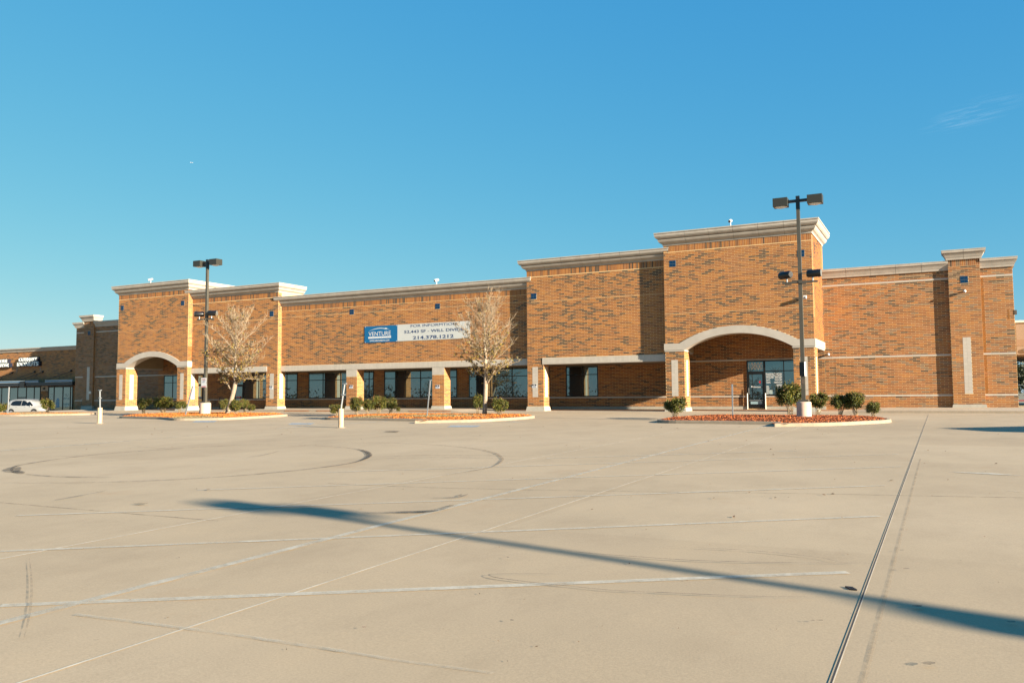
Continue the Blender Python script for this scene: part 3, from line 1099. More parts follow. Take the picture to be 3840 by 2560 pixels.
# upper walls
arcT = (XC_T, ZC_O, R_O, BAND_T)
arcL = (XC_L, ZC_O, R_O, BAND_T)
brick_wall('brick', TL, TR, BAND_T + 0.01, SZ_T, TY, 'x', PAL_MAIN, h_t, arcT)
brick_wall('brick', LL, LR, BAND_T + 0.01, SZ_T, TY, 'x', PAL_MAIN, h_l, arcL)
soldiers('brick', TL, TR, SZ_T, TY)
soldiers('brick', LL, LR, SZ_T, TY)
brick_wall('brick', TY, B, BAND_T + 0.01, 9.39, TR, 'y')
brick_wall('brick', B, 56.0, 7.8, 9.39, TR, 'y')
brick_wall('brick', TY, BY, LINT_T, 9.39, LR, 'y')
brick_wall('brick', BL, TL, LINT_T, SZ_B, BY, 'x', PAL_MAIN, h_b)
brick_wall('brick', LR, DR, LINT_T, SZ_B, BY, 'x', PAL_MAIN, h_d)
brick_wall('brick', BL, BL + 1.22, LINT_B, LINT_T, BY, 'x')
brick_wall('brick', DR - 1.22, DR, LINT_B, LINT_T, BY, 'x')
soldiers('brick', BL, TL, SZ_B, BY)
soldiers('brick', LR, DR, SZ_B, BY)
brick_wall('brick', BY, MY, LINT_B, 8.56, DR, 'y')
brick_wall('brick', DR, BL, LINT_T, SZ_M, MY, 'x', PAL_MAIN, h_m)
soldiers('brick', DR, BL, SZ_M, MY)

# lintels of upright tiles
for x0, x1, y in ((BL + 1.14, TL, BY), (LR, DR - 1.14, BY), (DR, BL, MY)):
    MB().box(x0, x1, y - 0.028, y + 0.42, LINT_B - 0.035, LINT_T - 0.002).build('lintel', M_STUCCO, BLD)
    n = round((x1 - x0) / CB)
    ww = (x1 - x0) / n
    for i in range(n):
        piece('lintel', (x0 + i * ww + 0.004, y - 0.034, LINT_B + 0.004), 'x', ww - 0.008, LINT_T - LINT_B - 0.008, tcol())

# rear arcade wall openings: x0, x1, z0, z1
WIN = [(-65.37, -62.60), (-55.22, -49.04), (-47.80, -41.02), (-39.96, -33.14), (-32.08, -25.29), (-24.0, -21.55)]
DOORS = [(-61.95, -60.21), (-56.36, -55.22), (-11.20, -10.08)]
WTOP = 2.19
rear_holes = [(a, b_, Z0, WTOP) for a, b_ in WIN] + [(a, b_, -1.2, WTOP) for a, b_ in DOORS] + [(-10.08, -7.62, Z0, WTOP), (-62.60, -61.95, Z0, WTOP)]
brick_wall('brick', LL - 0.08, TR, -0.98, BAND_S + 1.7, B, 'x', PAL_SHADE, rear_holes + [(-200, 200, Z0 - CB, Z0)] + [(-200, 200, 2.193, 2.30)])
for a, b_ in subtract(LL, TR, [(d[0], d[1]) for d in DOORS]):
    band('tile', a, b_, Z0 - CB, B)
band('tile', LL, TR, 2.195, B)
for x0, x1, zt in ((LL, -61.95, -0.80), (-60.2, -56.4, -0.80), (-49, -45.6, -0.80), (-25.1, -11.2, -0.76), (-10.05, TR, -0.76)):
    MB().box(x0, x1, B - 0.07, B, -1.3, zt).build('base_course', M_PLINTH, BLD)

# right wing and left wing
PR0, PR1 = 0.635, 2.265
PL0, PL1 = -76.85, -75.33
brick_wall('brick', TR, RW, -0.95, 7.28, B, 'x', PAL_WING, [(PR0, PR1, -2, 9), (-200, 200, Z0 - CB, Z0), (-200, 200, 2.195, 2.297), (-200, 200, 6.695, 6.797)])
for z in (Z0 - CB, 2.195, 6.695):
    band('tile', TR, PR0, z, B)
    band('tile', PR1, RW, z, B)
    band('tile', LW, PL0, z, B)
    band('tile', PL1, LL, z, B)
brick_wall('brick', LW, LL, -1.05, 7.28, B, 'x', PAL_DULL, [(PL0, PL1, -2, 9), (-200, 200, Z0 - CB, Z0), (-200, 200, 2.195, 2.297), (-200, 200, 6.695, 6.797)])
for x0, x1, hh, nm in ((PR0, PR1, h_pr, 1), (PL0, PL1, h_pl, 2)):
    MB().box(x0 + MORT, x1 - MORT, PLY + MORT, B + 0.6, -1.2, 7.82).build('pilaster', M_MORTAR, BLD)
    xa = 1.235 if nm == 1 else -76.22
    fr = (xa, xa + 0.41, Z0 + 0.03, Z0 + 0.03 + 32 * CB)
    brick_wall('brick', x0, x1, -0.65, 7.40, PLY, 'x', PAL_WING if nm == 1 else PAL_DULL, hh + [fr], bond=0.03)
    soldiers('brick', x0, x1, 7.40, PLY, pal=PAL_WING)
    brick_wall('brick', PLY, B, -0.65, 7.78, x1, 'y', PAL_WING)
    MB().box(fr[0], fr[1], PLY - 0.0015, PLY + 0.02, fr[2], fr[3]).build('grout', M_TGROUT, BLD)
    tiles('tile', fr[0], fr[1], fr[2], fr[3], PLY, 'x', 2, 16)
    MB().frustum((x0 - 0.13, x1 + 0.13, PLY - 0.13, B), (x0 - 0.035, x1 + 0.035, PLY - 0.035, B), -1.2, -0.66).build('plinth', M_PLINTH, BLD)
brick_wall('brick', B, 60, -0.9, 7.25, RW, 'y', PAL_WING)

flush('brick', 'brick', M_BRICK, BLD, 300)
flush('tile', 'tile', M_TILE, BLD, 300)
flush('lintel', 'lintel_tile', M_TILE, BLD, 0)

# movement joints in the brick
M_CJ = simple('movement_joint', (0.10, 0.06, 0.04), 0.8)
for x, y, z0, z1 in ((-40.41, MY, 2.6, 6.38), (-32.58, MY, 2.6, 6.38), (-5.80, B, -0.9, 2.19)):
    MB().box(x, x + 0.012, y - 0.0025, y + 0.01, z0, z1).build('movement_joint', M_CJ, BLD)
for x0, x1, y, z in ((TL, TR, TY, 5.05), (LL, LR, TY, 5.05 + 1.0), (BL + 0.33, TL, BY, 6.42), (LR, DR, BY, 6.40), (DR, BL, MY, 6.50)):
    MB().box(x0, x1, y - 0.003, y + 0.01, z, z + 0.02).build('shelf_joint', M_MORTAR, BLD)
# rust staining beside the right pilaster
M_RUST = worn_paint('rust_stain', (0.45, 0.18, 0.03), 0.38, 1.4)
MB().box(PR1 + 0.002, PR1 + 0.16, B - 0.0035, B - 0.0025, 2.3, 6.68).build('stain', M_RUST, BLD)
MB().box(PR1 + 0.002, PR1 + 0.17, B - 0.0035, B - 0.0025, Z0 + 0.02, 2.18).build('stain', M_RUST, BLD)
MB().box(3.56, 3.66, B - 0.0035, B - 0.0025, 4.2, 4.75).build('stain', M_RUST, BLD)
MB().box(RW, RW + 0.12, B - 0.02, B + 0.2, 4.45, 4.70).build('scupper', M_JOINT, BLD)

# --- cornices
PROF = [(0.0, 0.0), (0.075, 0.0), (0.10, 0.12), (0.17, 0.15), (0.22, 0.17), (0.36, 0.21), (0.50, 0.29), (0.60, 0.39), (0.635, 0.46), (0.56, 0.475), (0.56, 0.515), (0.70, 0.525), (0.80, 0.57), (0.90, 0.63), (0.96, 0.70), (0.985, 0.72), (1.0, 0.72), (1.0, 0.86), (0.92, 0.865), (0.92, 0.905), (1.05, 0.91), (1.05, 1.0), (-0.2, 1.0), (-0.2, 0.0)]
PROF_FLAT = [(0.0, 0.0), (0.30, 0.0), (0.36, 0.22), (0.42, 0.25), (0.55, 0.45), (0.60, 0.48), (0.78, 0.66), (0.82, 0.70), (0.95, 0.72), (0.95, 0.90), (1.0, 0.91), (1.0, 1.0), (-0.4, 1.0), (-0.4, 0.0)]


def cornice(path, z0, H, P, prof=PROF, step=1.48, m=None):
    """path runs left to right seen from outside (outward = right-hand normal of travel)"""
    P2 = [Vector(p) for p in path]
    dirs = [(P2[i + 1] - P2[i]).normalized() for i in range(len(P2) - 1)]
    nor = [Vector((d.y, -d.x)) for d in dirs]

    def offv(i):
        if i == 0: return nor[0]
        if i == len(P2) - 1: return nor[-1]
        a, b_ = nor[i - 1], nor[i]
        return (a + b_) / (1 + a.dot(b_))
    core = MB()
    panels = []
    for i in range(len(P2) - 1):
        L = (P2[i + 1] - P2[i]).length
        n = max(1, round(L / step))
        for k in range(n):
            ends = []
            for t, side in ((k / n, 0), ((k + 1) / n, 1)):
                base = P2[i].lerp(P2[i + 1], t)
                o = nor[i]
                if t == 0: o = offv(i)
                if t == 1: o = offv(i + 1)
                g = 0.0
                if 0 < t < 1: g = 0.0075 if side == 0 else -0.0075
                ends.append((base + dirs[i] * g, o))
            mb = MB()
            npf = len(prof)
            v = []
            for base, o in ends:
                for a, h in prof:
                    q = base + o * (a * P)
                    v.append((q.x, q.y, z0 + h * H))
            f = [(j, j + npf, (j + 1) % npf + npf, (j + 1) % npf) for j in range(npf)]
            f += [tuple(range(npf)), tuple(range(2 * npf - 1, npf - 1, -1))]
            mb.add(v, f)
            panels.append(mb)
        v = []
        for q0, o in ((P2[i], offv(i)), (P2[i + 1], offv(i + 1))):
            for a, h in prof:
                q = q0 + o * (max(a, -0.1) * (P - 0.07) if a > 0 else a * P)
                v.append((q.x, q.y, z0 + 0.03 + h * (H - 0.09)))
        npf = len(prof)
        core.add(v, [(j, j + npf, (j + 1) % npf + npf, (j + 1) % npf) for j in range(npf)])
    co = core.build('cornice', M_JOINT, BLD)
    for mb in panels:
        mb.build('panel', m or M_STUCCO2, co)
    return co


cornice([(TL, 56.4), (TL, TY), (TR, TY), (TR, 56.0)], 9.37, 0.80, 0.46)
cornice([(LL, 56.4), (LL, TY), (LR, TY), (LR, 56.0)], 9.37, 0.80, 0.46)
cornice([(BL, 54.2), (BL, BY), (TL - 0.16, BY), (TL - 0.16, BY + 0.4)], 8.565, 0.71, 0.46)
cornice([(LR, BY + 0.4), (LR, BY), (DR, BY), (DR, 54.2)], 8.565, 0.71, 0.46)
cornice([(DR, MY + 0.4), (DR, MY), (BL - 0.16, MY), (BL - 0.16, MY + 0.4)], 7.41, 0.755, 0.46)
cornice([(TR, B), (PR0, B)], 7.22, 0.55, 0.27, PROF_FLAT, 1.35)
cornice([(PR1, B), (RW, B), (RW, 62)], 7.22, 0.55, 0.27, PROF_FLAT, 1.35)
cornice([(LW, B + 0.45), (LW, B), (PL0, B)], 7.24, 0.55, 0.30, PROF_FLAT, 1.5)
cornice([(PL1, B), (LL, B)], 7.24, 0.55, 0.30, PROF_FLAT, 1.5)
cornice([(PR0, B + 0.6), (PR0, PLY), (PR1, PLY), (PR1, B + 0.6)], 7.79, 0.57, 0.33, PROF_FLAT, 0.9)
cornice([(PL0, B + 0.6), (PL0, PLY), (PL1, PLY), (PL1, B + 0.6)], 7.82, 0.60, 0.36, PROF_FLAT, 0.9)
MB().box(LL, RW - 0.1, B + 0.25, 81.9, 7.30, 7.31).build('roof', M_ROOF, BLD)
for x0, x1 in ((TL, TR), (LL, LR)):
    MB().box(x0 + 0.2, x1 - 0.2, TY + 0.3, 55.9, 9.455, 9.50).build('roof', M_ROOF, BLD)


# --- windows and doors
FY0, FY1, GY = B - 0.045, B + 0.01, B - 0.012


def window(x0, x1, z0, z1, mull, bars, parent=None, fw=0.055, plane=B, name='window'):
    parent = parent or BLD
    y0, y1 = plane - 0.045, plane + 0.01
    m = MB()
    m.box(x0, x1, y0, y1, z0, z0 + fw + 0.02)
    m.box(x0, x1, y0, y1, z1 - fw - 0.02, z1)
    xs_ = [x0 + fw / 2] + list(mull) + [x1 - fw / 2]
    for x in xs_:
        m.box(x - fw / 2, x + fw / 2, y0 + 0.002, y1, z0 + fw + 0.02, z1 - fw - 0.02)
    for z in bars:
        for a, b_ in zip(xs_[:-1], xs_[1:]):
            m.box(a + fw / 2, b_ - fw / 2, y0 + 0.004, y1, z - fw / 2, z + fw / 2)
    o = m.build(name, M_FRAME, parent)
    zs = [z0 + fw + 0.02] + sorted(bars) + [z1 - fw - 0.02]
    for a, b_ in zip(xs_[:-1], xs_[1:]):
        for i in range(len(zs) - 1):
            za = zs[i] + (fw / 2 if i > 0 else 0)
            zb = zs[i + 1] - (fw / 2 if i < len(zs) - 2 else 0)
            MB().box(a + fw / 2, b_ - fw / 2, plane - 0.014, plane - 0.006, za, zb).build('pane', M_GLASS, o)
    return o


window(-65.37, -62.60, Z0, WTOP, [-64.20, -63.35], [1.50])
window(-62.60, -61.95, Z0, WTOP, [], [1.50])
window(-55.22, -49.04, Z0, WTOP, [-53.45, -51.8, -50.22], [1.49])
window(-47.80, -41.02, Z0, WTOP, [-46.25, -44.40, -42.9, -41.48], [1.47])
window(-39.96, -33.14, Z0, WTOP, [-38.85, -37.9, -36.48, -35.1], [1.49])
window(-32.08, -25.29, Z0, WTOP, [-31.35, -30.20, -28.37, -26.9], [1.50])
window(-24.0, -21.55, Z0, WTOP, [-22.73], [1.50])
wT = window(-10.08, -7.62, Z0, WTOP, [-8.88], [1.50])

FONT_CACHE = {}


def text(txt, x0, x1, z0, z1, y, m, parent, name='lettering', bold=0.0, depth=0.004, sx=None):
    cu = bpy.data.curves.new('text', 'FONT')
    cu.body = txt
    cu.extrude = 0.0
    cu.offset = bold
    cu.fill_mode = 'FRONT'
    to = bpy.data.objects.new('text_tmp', cu)
    COL.objects.link(to)
    dg = bpy.context.evaluated_depsgraph_get()
    me = bpy.data.meshes.new_from_object(to.evaluated_get(dg))
    bpy.data.objects.remove(to)
    n = len(me.vertices)
    co = np.empty(n * 3, np.float32)
    me.vertices.foreach_get('co', co)
    co = co.reshape(-1, 3)
    mn, mxx = co.min(0), co.max(0)
    faces = [tuple(p.vertices) for p in me.polygons]
    bpy.data.meshes.remove(me)
    mb = MB()
    X = x0 + (co[:, 0] - mn[0]) / max(1e-6, mxx[0] - mn[0]) * (x1 - x0)
    Z = z0 + (co[:, 1] - mn[1]) / max(1e-6, mxx[1] - mn[1]) * (z1 - z0)
    v = [(float(a), y, float(b_)) for a, b_ in zip(X, Z)]
    mb.add(v, faces)
    if depth > 0.006:
        # give the letters sides
        from collections import Counter
        ec = Counter()
        for f in faces:
            for a, b_ in zip(f, f[1:] + f[:1]):
                ec[(a, b_)] += 1
        vb = [(p[0], y + depth, p[2]) for p in v]
        b0 = len(mb.v)
        mb.v.extend(vb)
        mb.c.extend([(1, 1, 1)] * len(vb))
        for (a, b_) in ec:
            if (b_, a) not in ec:
                mb.f.append((b_, a, a + b0, b_ + b0))
                mb.m.append(0)
    return mb.build(name, m, parent)


def glass_door(x0, x1, zb, ztr, ztop, plane=B, handle_left=True, leaves=1):
    y0, y1 = plane - 0.06, plane + 0.01
    f = 0.07
    m = MB()
    m.box(x0, x0 + f, y0, y1, zb, ztop)
    m.box(x1 - f, x1, y0, y1, zb, ztop)
    m.box(x0 + f, x1 - f, y0, y1, ztop - 0.08, ztop)
    m.box(x0 + f, x1 - f, y0, y1, ztr - 0.06, ztr + 0.03)
    d = m.build('door', M_FRAME, BLD)
    MB().box(x0 + f, x1 - f, plane - 0.014, plane - 0.006, ztr + 0.03, ztop - 0.08).build('transom_pane', M_GLASS, d)
    ww = (x1 - x0 - 2 * f) / leaves
    for k in range(leaves):
        a, b_ = x0 + f + k * ww + 0.006, x0 + f + (k + 1) * ww - 0.006
        lf = MB()
        lf.box(a, a + 0.075, y0 + 0.012, y1, zb + 0.02, ztr - 0.066)
        lf.box(b_ - 0.075, b_, y0 + 0.012, y1, zb + 0.02, ztr - 0.066)
        lf.box(a + 0.075, b_ - 0.075, y0 + 0.012, y1, zb + 0.02, zb + 0.27)
        lf.box(a + 0.075, b_ - 0.075, y0 + 0.012, y1, ztr - 0.166, ztr - 0.066)
        lf.build('door_leaf', M_FRAME, d)
        MB().box(a + 0.075, b_ - 0.075, plane - 0.016, plane - 0.008, zb + 0.27, ztr - 0.166).build('pane', M_GLASS, d)
        hx = a + 0.04 if handle_left else b_ - 0.04
        h = MB()
        h.tube([(hx, y0 + 0.01, 0.02), (hx, y0 - 0.05, 0.02), (hx, y0 - 0.05, 0.42), (hx, y0 + 0.01, 0.42)], 0.014, 6)
        h.build('handle', M_GALV, d)
        pb = MB()
        pb.box(a + 0.075, b_ - 0.075, y0 - 0.02, y0 + 0.01, -0.03, 0.02)
        pb.build('push_bar', M_FRAME, d)
    return d


dT = glass_door(-11.20, -10.08, -0.90, 1.46, WTOP)
text('10800', -11.08, -10.19, 1.60, 2.07, B - 0.017, M_CREAM, dT, bold=0.012)
text('Albertsons', -10.83, -10.32, 0.44, 0.54, B - 0.019, M_WHITE, dT, bold=0.02)
mb = MB()
mb.add([(-10.95, B - 0.019, 0.47), (-10.86, B - 0.019, 0.47), (-10.86, B - 0.019, 0.53), (-10.90, B - 0.019, 0.58), (-10.95, B - 0.019, 0.53)], [(0, 1, 2, 3, 4)])
mb.build('emblem', M_WHITE, dT)
mb = MB()
mb.add([(-10.38 + 0.07 * math.cos(t * math.pi / 8), B - 0.0195, 0.80 + 0.09 * math.sin(t * math.pi / 8)) for t in range(16)], [tuple(range(16))])
mb.build('sticker_or_glint', M_RED, dT)
MB().box(-11.0, -10.28, B - 0.021, B - 0.0165, -0.62, -0.44).build('sticker_or_glint', simple('pale_blue_print', (0.35, 0.5, 0.55), 0.5), dT)
MB().box(-11.07, -10.21, B - 0.075, B - 0.048, -0.405, -0.36).build('push_bar', M_GALV, dT)
# bright guard rails either side of the door
for x in (-11.19, -10.05):
    mb = MB()
    mb.tube([(x, B - 0.11, -0.95), (x, B - 0.11, 0.08)], 0.035, 8)
    mb.build('guard_post', M_CREAM, BLD)
text('PHARMACY HOURS', -10.00, -8.96, 1.22, 1.37, B - 0.017, M_WHITE, wT, bold=0.015)
MB().box(-10.0, -8.96, B - 0.0175, B - 0.0165, 1.17, 1.195).build('rule', M_WHITE, wT)
for i, (a, t1, t2) in enumerate((('MON-FRI', '9AM-6PM', 0), ('SAT.', '9AM-2PM', 0), ('SUN.', '10AM-4PM', 0))):
    z = 1.02 - i * 0.155
    wd = 0.46 if i == 0 else 0.27
    text(a, -9.98, -9.98 + wd, z, z + 0.115, B - 0.017, M_WHITE, wT, bold=0.02)
    text(t1, -9.45 if i < 2 else -9.50, -8.96, z, z + 0.115, B - 0.017, M_WHITE, wT, bold=0.02)
for i in range(5):
    MB().box(-9.36 + i * 0.02, -8.98, B - 0.0175, B - 0.0165, 0.61 - i * 0.06, 0.64 - i * 0.06).build('small_print', M_WHITE, wT)
for i in range(7):
    MB().box(-9.99, -9.84 + 0.02 * (i % 3), B - 0.0175, B - 0.0165, 0.50 - i * 0.08, 0.55 - i * 0.08).build('small_print', M_GREYW, wT)
MB().box(-9.81, -9.61, B - 0.018, B - 0.0165, 0.02, 0.29).build('notice', simple('pale_notice', (0.42, 0.52, 0.50), 0.5), wT)

dL = glass_door(-61.95, -60.21, -0.95, 1.30, WTOP, leaves=1)
text('10800', -61.80, -60.38, 1.50, 1.98, B - 0.017, M_CREAM, dL, bold=0.012)
MB().box(-61.3, -60.34, B - 0.07, B - 0.062, -0.05, 0.17).build('door_plate', simple('pale_plate', (0.45, 0.52, 0.55), 0.5), dL)
text('ENTER', -61.2, -60.44, 0.0, 0.12, B - 0.073, M_NAVY, dL, bold=0.012)
dE = glass_door(-56.36, -55.22, -0.95, 1.20, WTOP, handle_left=False)
MB().box(-56.22, -55.56, B - 0.018, B - 0.0165, 1.36, 2.08).build('notice', simple('pale_notice2', (0.45, 0.58, 0.56), 0.5), dE)
mb = MB()
for i in range(5):
    mb.box(-55.98 + 0.03 * (i % 2), -55.72, B - 0.0195, B - 0.0183, 1.90 - 0.1 * i, 1.96 - 0.1 * i)
mb.build('print', M_BLACK, dE)
MB().box(-56.06, -55.52, B - 0.07, B - 0.062, -0.02, 0.17).build('door_plate', M_RED, dE)
text('EXIT', -55.98, -55.60, 0.02, 0.13, B - 0.073, M_WHITE, dE, bold=0.02)
mb = MB()
mb.box(-57.55, -57.50, B - 0.62, B - 0.57, -0.95, -0.02).box(-57.55, -56.75, B - 0.62, B - 0.57, -0.02, 0.03).box(-56.8, -56.75, B - 0.62, B - 0.57, -0.95, -0.02)
tag(mb.build('railing', M_BLACK), 'low black rail standing beside the exit door', 'railing')
# yellow strips on the panes near the right tree paint in tube lamp reflections
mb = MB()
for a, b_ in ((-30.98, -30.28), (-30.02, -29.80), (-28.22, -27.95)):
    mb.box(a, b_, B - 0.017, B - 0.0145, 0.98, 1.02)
mb.build('sticker_or_glint', simple('painted_lamp_glint', (0.75, 0.45, 0.08), 0.5), BLD)
# accessible details on left wing
for x in (-70.6, -70.2, -68.2):
    MB().box(x, x + 0.12, B - 0.05, B, -0.52, -0.42).build('vent_cap', M_GALV, BLD)
MB().box(-75.78, -75.48, PLY - 0.08, PLY, 0.55, 0.80).build('junction_box', M_CREAM, BLD)
mb = MB()
mb.tube([(-77.0, B - 0.12, -0.02), (-76.9, B - 0.12, 0.12), (-76.75, B - 0.05, 0.12)], 0.05, 8)
mb.build('hose_bib', M_GALV, BLD)

# ------------------------------------------------------------------ banner
bn = empty('banner', (-34.3, MY - 0.03, 4.75), 'blue and white vinyl leasing banner with a phone number on the upper brick wall', 'banner')
MB().box(-39.16, -36.12, MY - 0.03, MY - 0.012, 4.15, 5.40).build('blue_panel', M_BLUE, bn)
MB().box(-36.115, -29.83, MY - 0.028, MY - 0.012, 4.17, 5.41).build('white_panel', M_GREYW, bn)
yb = MY - 0.034
text('VENTURE', -38.78, -36.72, 4.66, 4.97, yb, M_WHITE, bn, bold=0.0)
mb = MB()
N = 24
for i in range(N):
    t0, t1 = i / N, (i + 1) / N
    def arcz(t): return 5.03 + 0.22 * math.sin(math.pi * (0.08 + 0.84 * t)) - 0.03
    def th(t): return 0.045 * math.sin(math.pi * t) + 0.004
    xa, xb = -38.70 + 1.92 * t0, -38.70 + 1.92 * t1
    mb.add([(xa, yb, arcz(t0) - th(t0) / 2), (xb, yb, arcz(t1) - th(t1) / 2), (xb, yb, arcz(t1) + th(t1) / 2), (xa, yb, arcz(t0) + th(t0) / 2)], [(0, 1, 2, 3)])
mb.add([(-37.38, yb - 0.001, 5.16), (-37.15, yb - 0.001, 5.12), (-37.02, yb - 0.001, 5.20), (-37.22, yb - 0.001, 5.23)], [(0, 1, 2, 3)])
mb.build('swoosh', M_WHITE, bn)
MB().box(-38.80, -36.70, yb, yb + 0.002, 4.46, 4.60).build('white_bar', M_WHITE, bn)
text('C O M M E R C I A L', -38.68, -36.80, 4.495, 4.565, yb - 0.002, simple('pale_blue_text', (0.25, 0.38, 0.5), 0.5), bn)
text('WWW.VENTUREDFW.COM', -38.68, -36.85, 4.22, 4.35, yb, M_WHITE, bn, bold=0.015)
text('FOR INFORMTION,', -34.92, -30.83, 5.13, 5.355, yb, M_NAVY, bn, bold=0.0)
text('52,443 SF - WILL DIVIDE', -35.50, -30.35, 4.70, 4.945, yb, M_NAVY, bn, bold=0.013)
text('214.378.1212', -34.73, -31.20, 4.25, 4.50, yb, M_NAVY, bn, bold=0.02)
for x in (-39.1, -36.2, -33, -29.9):
    for z in (4.2, 5.36):
        mb = MB()
        mb.box(x - 0.02, x + 0.02, MY - 0.04, MY - 0.005, z - 0.02, z + 0.02)
        mb.build('grommet', M_WHITE, bn)

# small notices on the pillars
NOT = [(-48.40, BY, 0.98, 'small black and white notice on the pillar tiles beside the left tower shoulder'), (-40.62, MY, 0.96, 'small black and white notice on the left of the two plain-capped middle pillars'),
       (-32.77, MY, 0.86, 'small black and white notice on the middle pillar nearest the larger tree'), (-24.78, BY, 0.82, 'small black and white notice on the tiled pillar right of the larger tree')]
for x, y, z, lab in NOT:
    r = empty('notice_sign', (x + 0.17, y - 0.02, z - 0.13), lab, 'sign', 'notices on the pillars')
    MB().box(x, x + 0.36, y - 0.018, y - 0.006, z - 0.26, z).build('plate', M_SIGNW, r)
    MB().box(x + 0.015, x + 0.345, y - 0.021, y - 0.018, z - 0.115, z - 0.015).build('header', M_BLACK, r)
    mb = MB()
    mb.box(x + 0.13, x + 0.22, y - 0.023, y - 0.021, z - 0.085, z - 0.04)
    mb.build('mark', M_SIGNW, r)
    mb = MB()
    for i in range(2):
        mb.box(x + 0.03, x + 0.33, y - 0.0195, y - 0.018, z - 0.17 - i * 0.045, z - 0.15 - i * 0.045)
    mb.build('print', M_NAVY, r)


# ------------------------------------------------------------------ security cameras
def roof_camera(x, y, z, ang, lab):
    r = empty('security_camera', (x, y, z), lab, 'camera', 'security cameras on the roofline')
    d = Vector((math.cos(ang), math.sin(ang), -0.28)).normalized()
    c = Vector((x, y, z + 0.30))
    b_ = MB()
    b_.tube([c - d * 0.20, c + d * 0.20], [0.075, 0.085], 10)
    b_.build('housing', M_CAM, r)
    MB().tube([c + d * 0.195, c + d * 0.215], 0.055, 10).build('lens', M_BLACK, r)
    MB().tube([(x, y, z - 0.03), (x, y, z + 0.22)], 0.03, 8).build('bracket', M_WHITE, r)
    up = Vector((0, 0, 0.115))
    h = MB()
    h.tube([c - d * 0.15 + up * 0.8, c + d * 0.25 + up * 0.8], 0.022, 6)
    h.build('sun_shield', M_CAM, r)


roof_camera(-61.6, TY - 0.35, 10.17, math.radians(215), 'white security camera on the cornice of the left tower')
roof_camera(-32.45, MY - 0.35, 8.165, math.radians(255), 'white security camera on the long low cornice above the banner')
roof_camera(-10.97, TY - 0.35, 10.17, math.radians(265), 'white security camera on the cornice of the tall right tower')
r = empty('wall_camera', (-6.83, TY - 0.2, 5.62), 'white wall camera on the tall right tower beside the lamp post', 'camera', 'wall mounted cameras')
MB().box(-6.90, -6.74, TY - 0.34, TY - 0.12, 5.52, 5.70).build('housing', M_WHITE, r)
MB().box(-6.85, -6.79, TY - 0.12, TY, 5.57, 5.63).build('bracket', M_WHITE, r)
MB().tube([(-6.82, TY - 0.34, 5.58), (-6.82, TY - 0.36, 5.57)], 0.05, 10).build('lens', M_BLACK, r)


def ball(c, rr, mbx, mi=0, n=10):
    for i in range(n // 2):
        a0, a1 = math.pi * i / (n // 2) - math.pi / 2, math.pi * (i + 1) / (n // 2) - math.pi / 2
        for k in range(n):
            b0, b1 = 2 * math.pi * k / n, 2 * math.pi * (k + 1) / n
            q = [(c[0] + rr * math.cos(a) * math.cos(b_), c[1] + rr * math.cos(a) * math.sin(b_), c[2] + rr * math.sin(a)) for a, b_ in ((a0, b0), (a0, b1), (a1, b1), (a1, b0))]
            mbx.add(q, [(0, 1, 2, 3)], mi)
    return mbx


for (x, y, z, lab) in ((1.44, PLY, 5.90, 'round white camera high on the right end pilaster'), (-6.15, B, 2.45, 'round white camera under the arch band at the tower corner')):
    r = empty('dome_camera', (x, y - 0.1, z), lab, 'camera', 'wall mounted cameras')
    ball((x, y - 0.17, z), 0.085, MB()).build('dome', M_WHITE, r, smooth=True)
    MB().tube([(x, y, z + 0.02), (x, y - 0.12, z + 0.01)], 0.04, 8).build('bracket', M_WHITE, r)
    ball((x - 0.01, y - 0.225, z - 0.03), 0.042, MB()).build('lens', M_BLACK, r, smooth=True)

# ------------------------------------------------------------------ neighbouring strip shop on the left
DY = 58.0
STR = empty('strip_building', (-90, DY, -1.1), 'low brick shop row with white letter signs and a dark metal awning', 'building')
DL, DRR = -112.0, LW + 0.02
MB().box(DL, LW - 0.002, DY + MORT, 82, -3.4, 5.4).build('wall', M_MORTAR, STR)
dholes = [(-112, -87.70, -1.40, 1.46), (-86.40, -82.25, -1.25, 1.46)]
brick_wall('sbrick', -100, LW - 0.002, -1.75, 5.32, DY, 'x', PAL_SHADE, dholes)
tiles('stile', -87.66, -86.44, 0.95, 1.46, DY, 'x', 3, 2, 0.01)
flush('sbrick', 'brick', M_BRICK, STR, 300)
flush('stile', 'tile', M_TILE, STR, 300)
MB().box(-87.18, -86.98, DY - 0.14, DY - 0.01, 1.08, 1.32).build('wall_lamp', M_BLACK, STR)
co_keep = BLD
BLD2 = BLD
BLD = STR
cornice([(DL, DY), (LW - 0.01, DY)], 5.32, 0.40, 0.28, PROF_FLAT, 3.0)
wD1 = window(-112, -87.70, -1.40, 1.46, [-110, -108, -106, -104, -102, -100, -98.5, -97.0, -95.9, -94.66, -93.19, -91.74, -90.19, -88.81], [], STR, 0.10, DY)
wD2 = window(-86.40, -82.25, -1.25, 1.46, [-85.39, -83.91, -82.66], [], STR, 0.12, DY)
BLD = BLD2
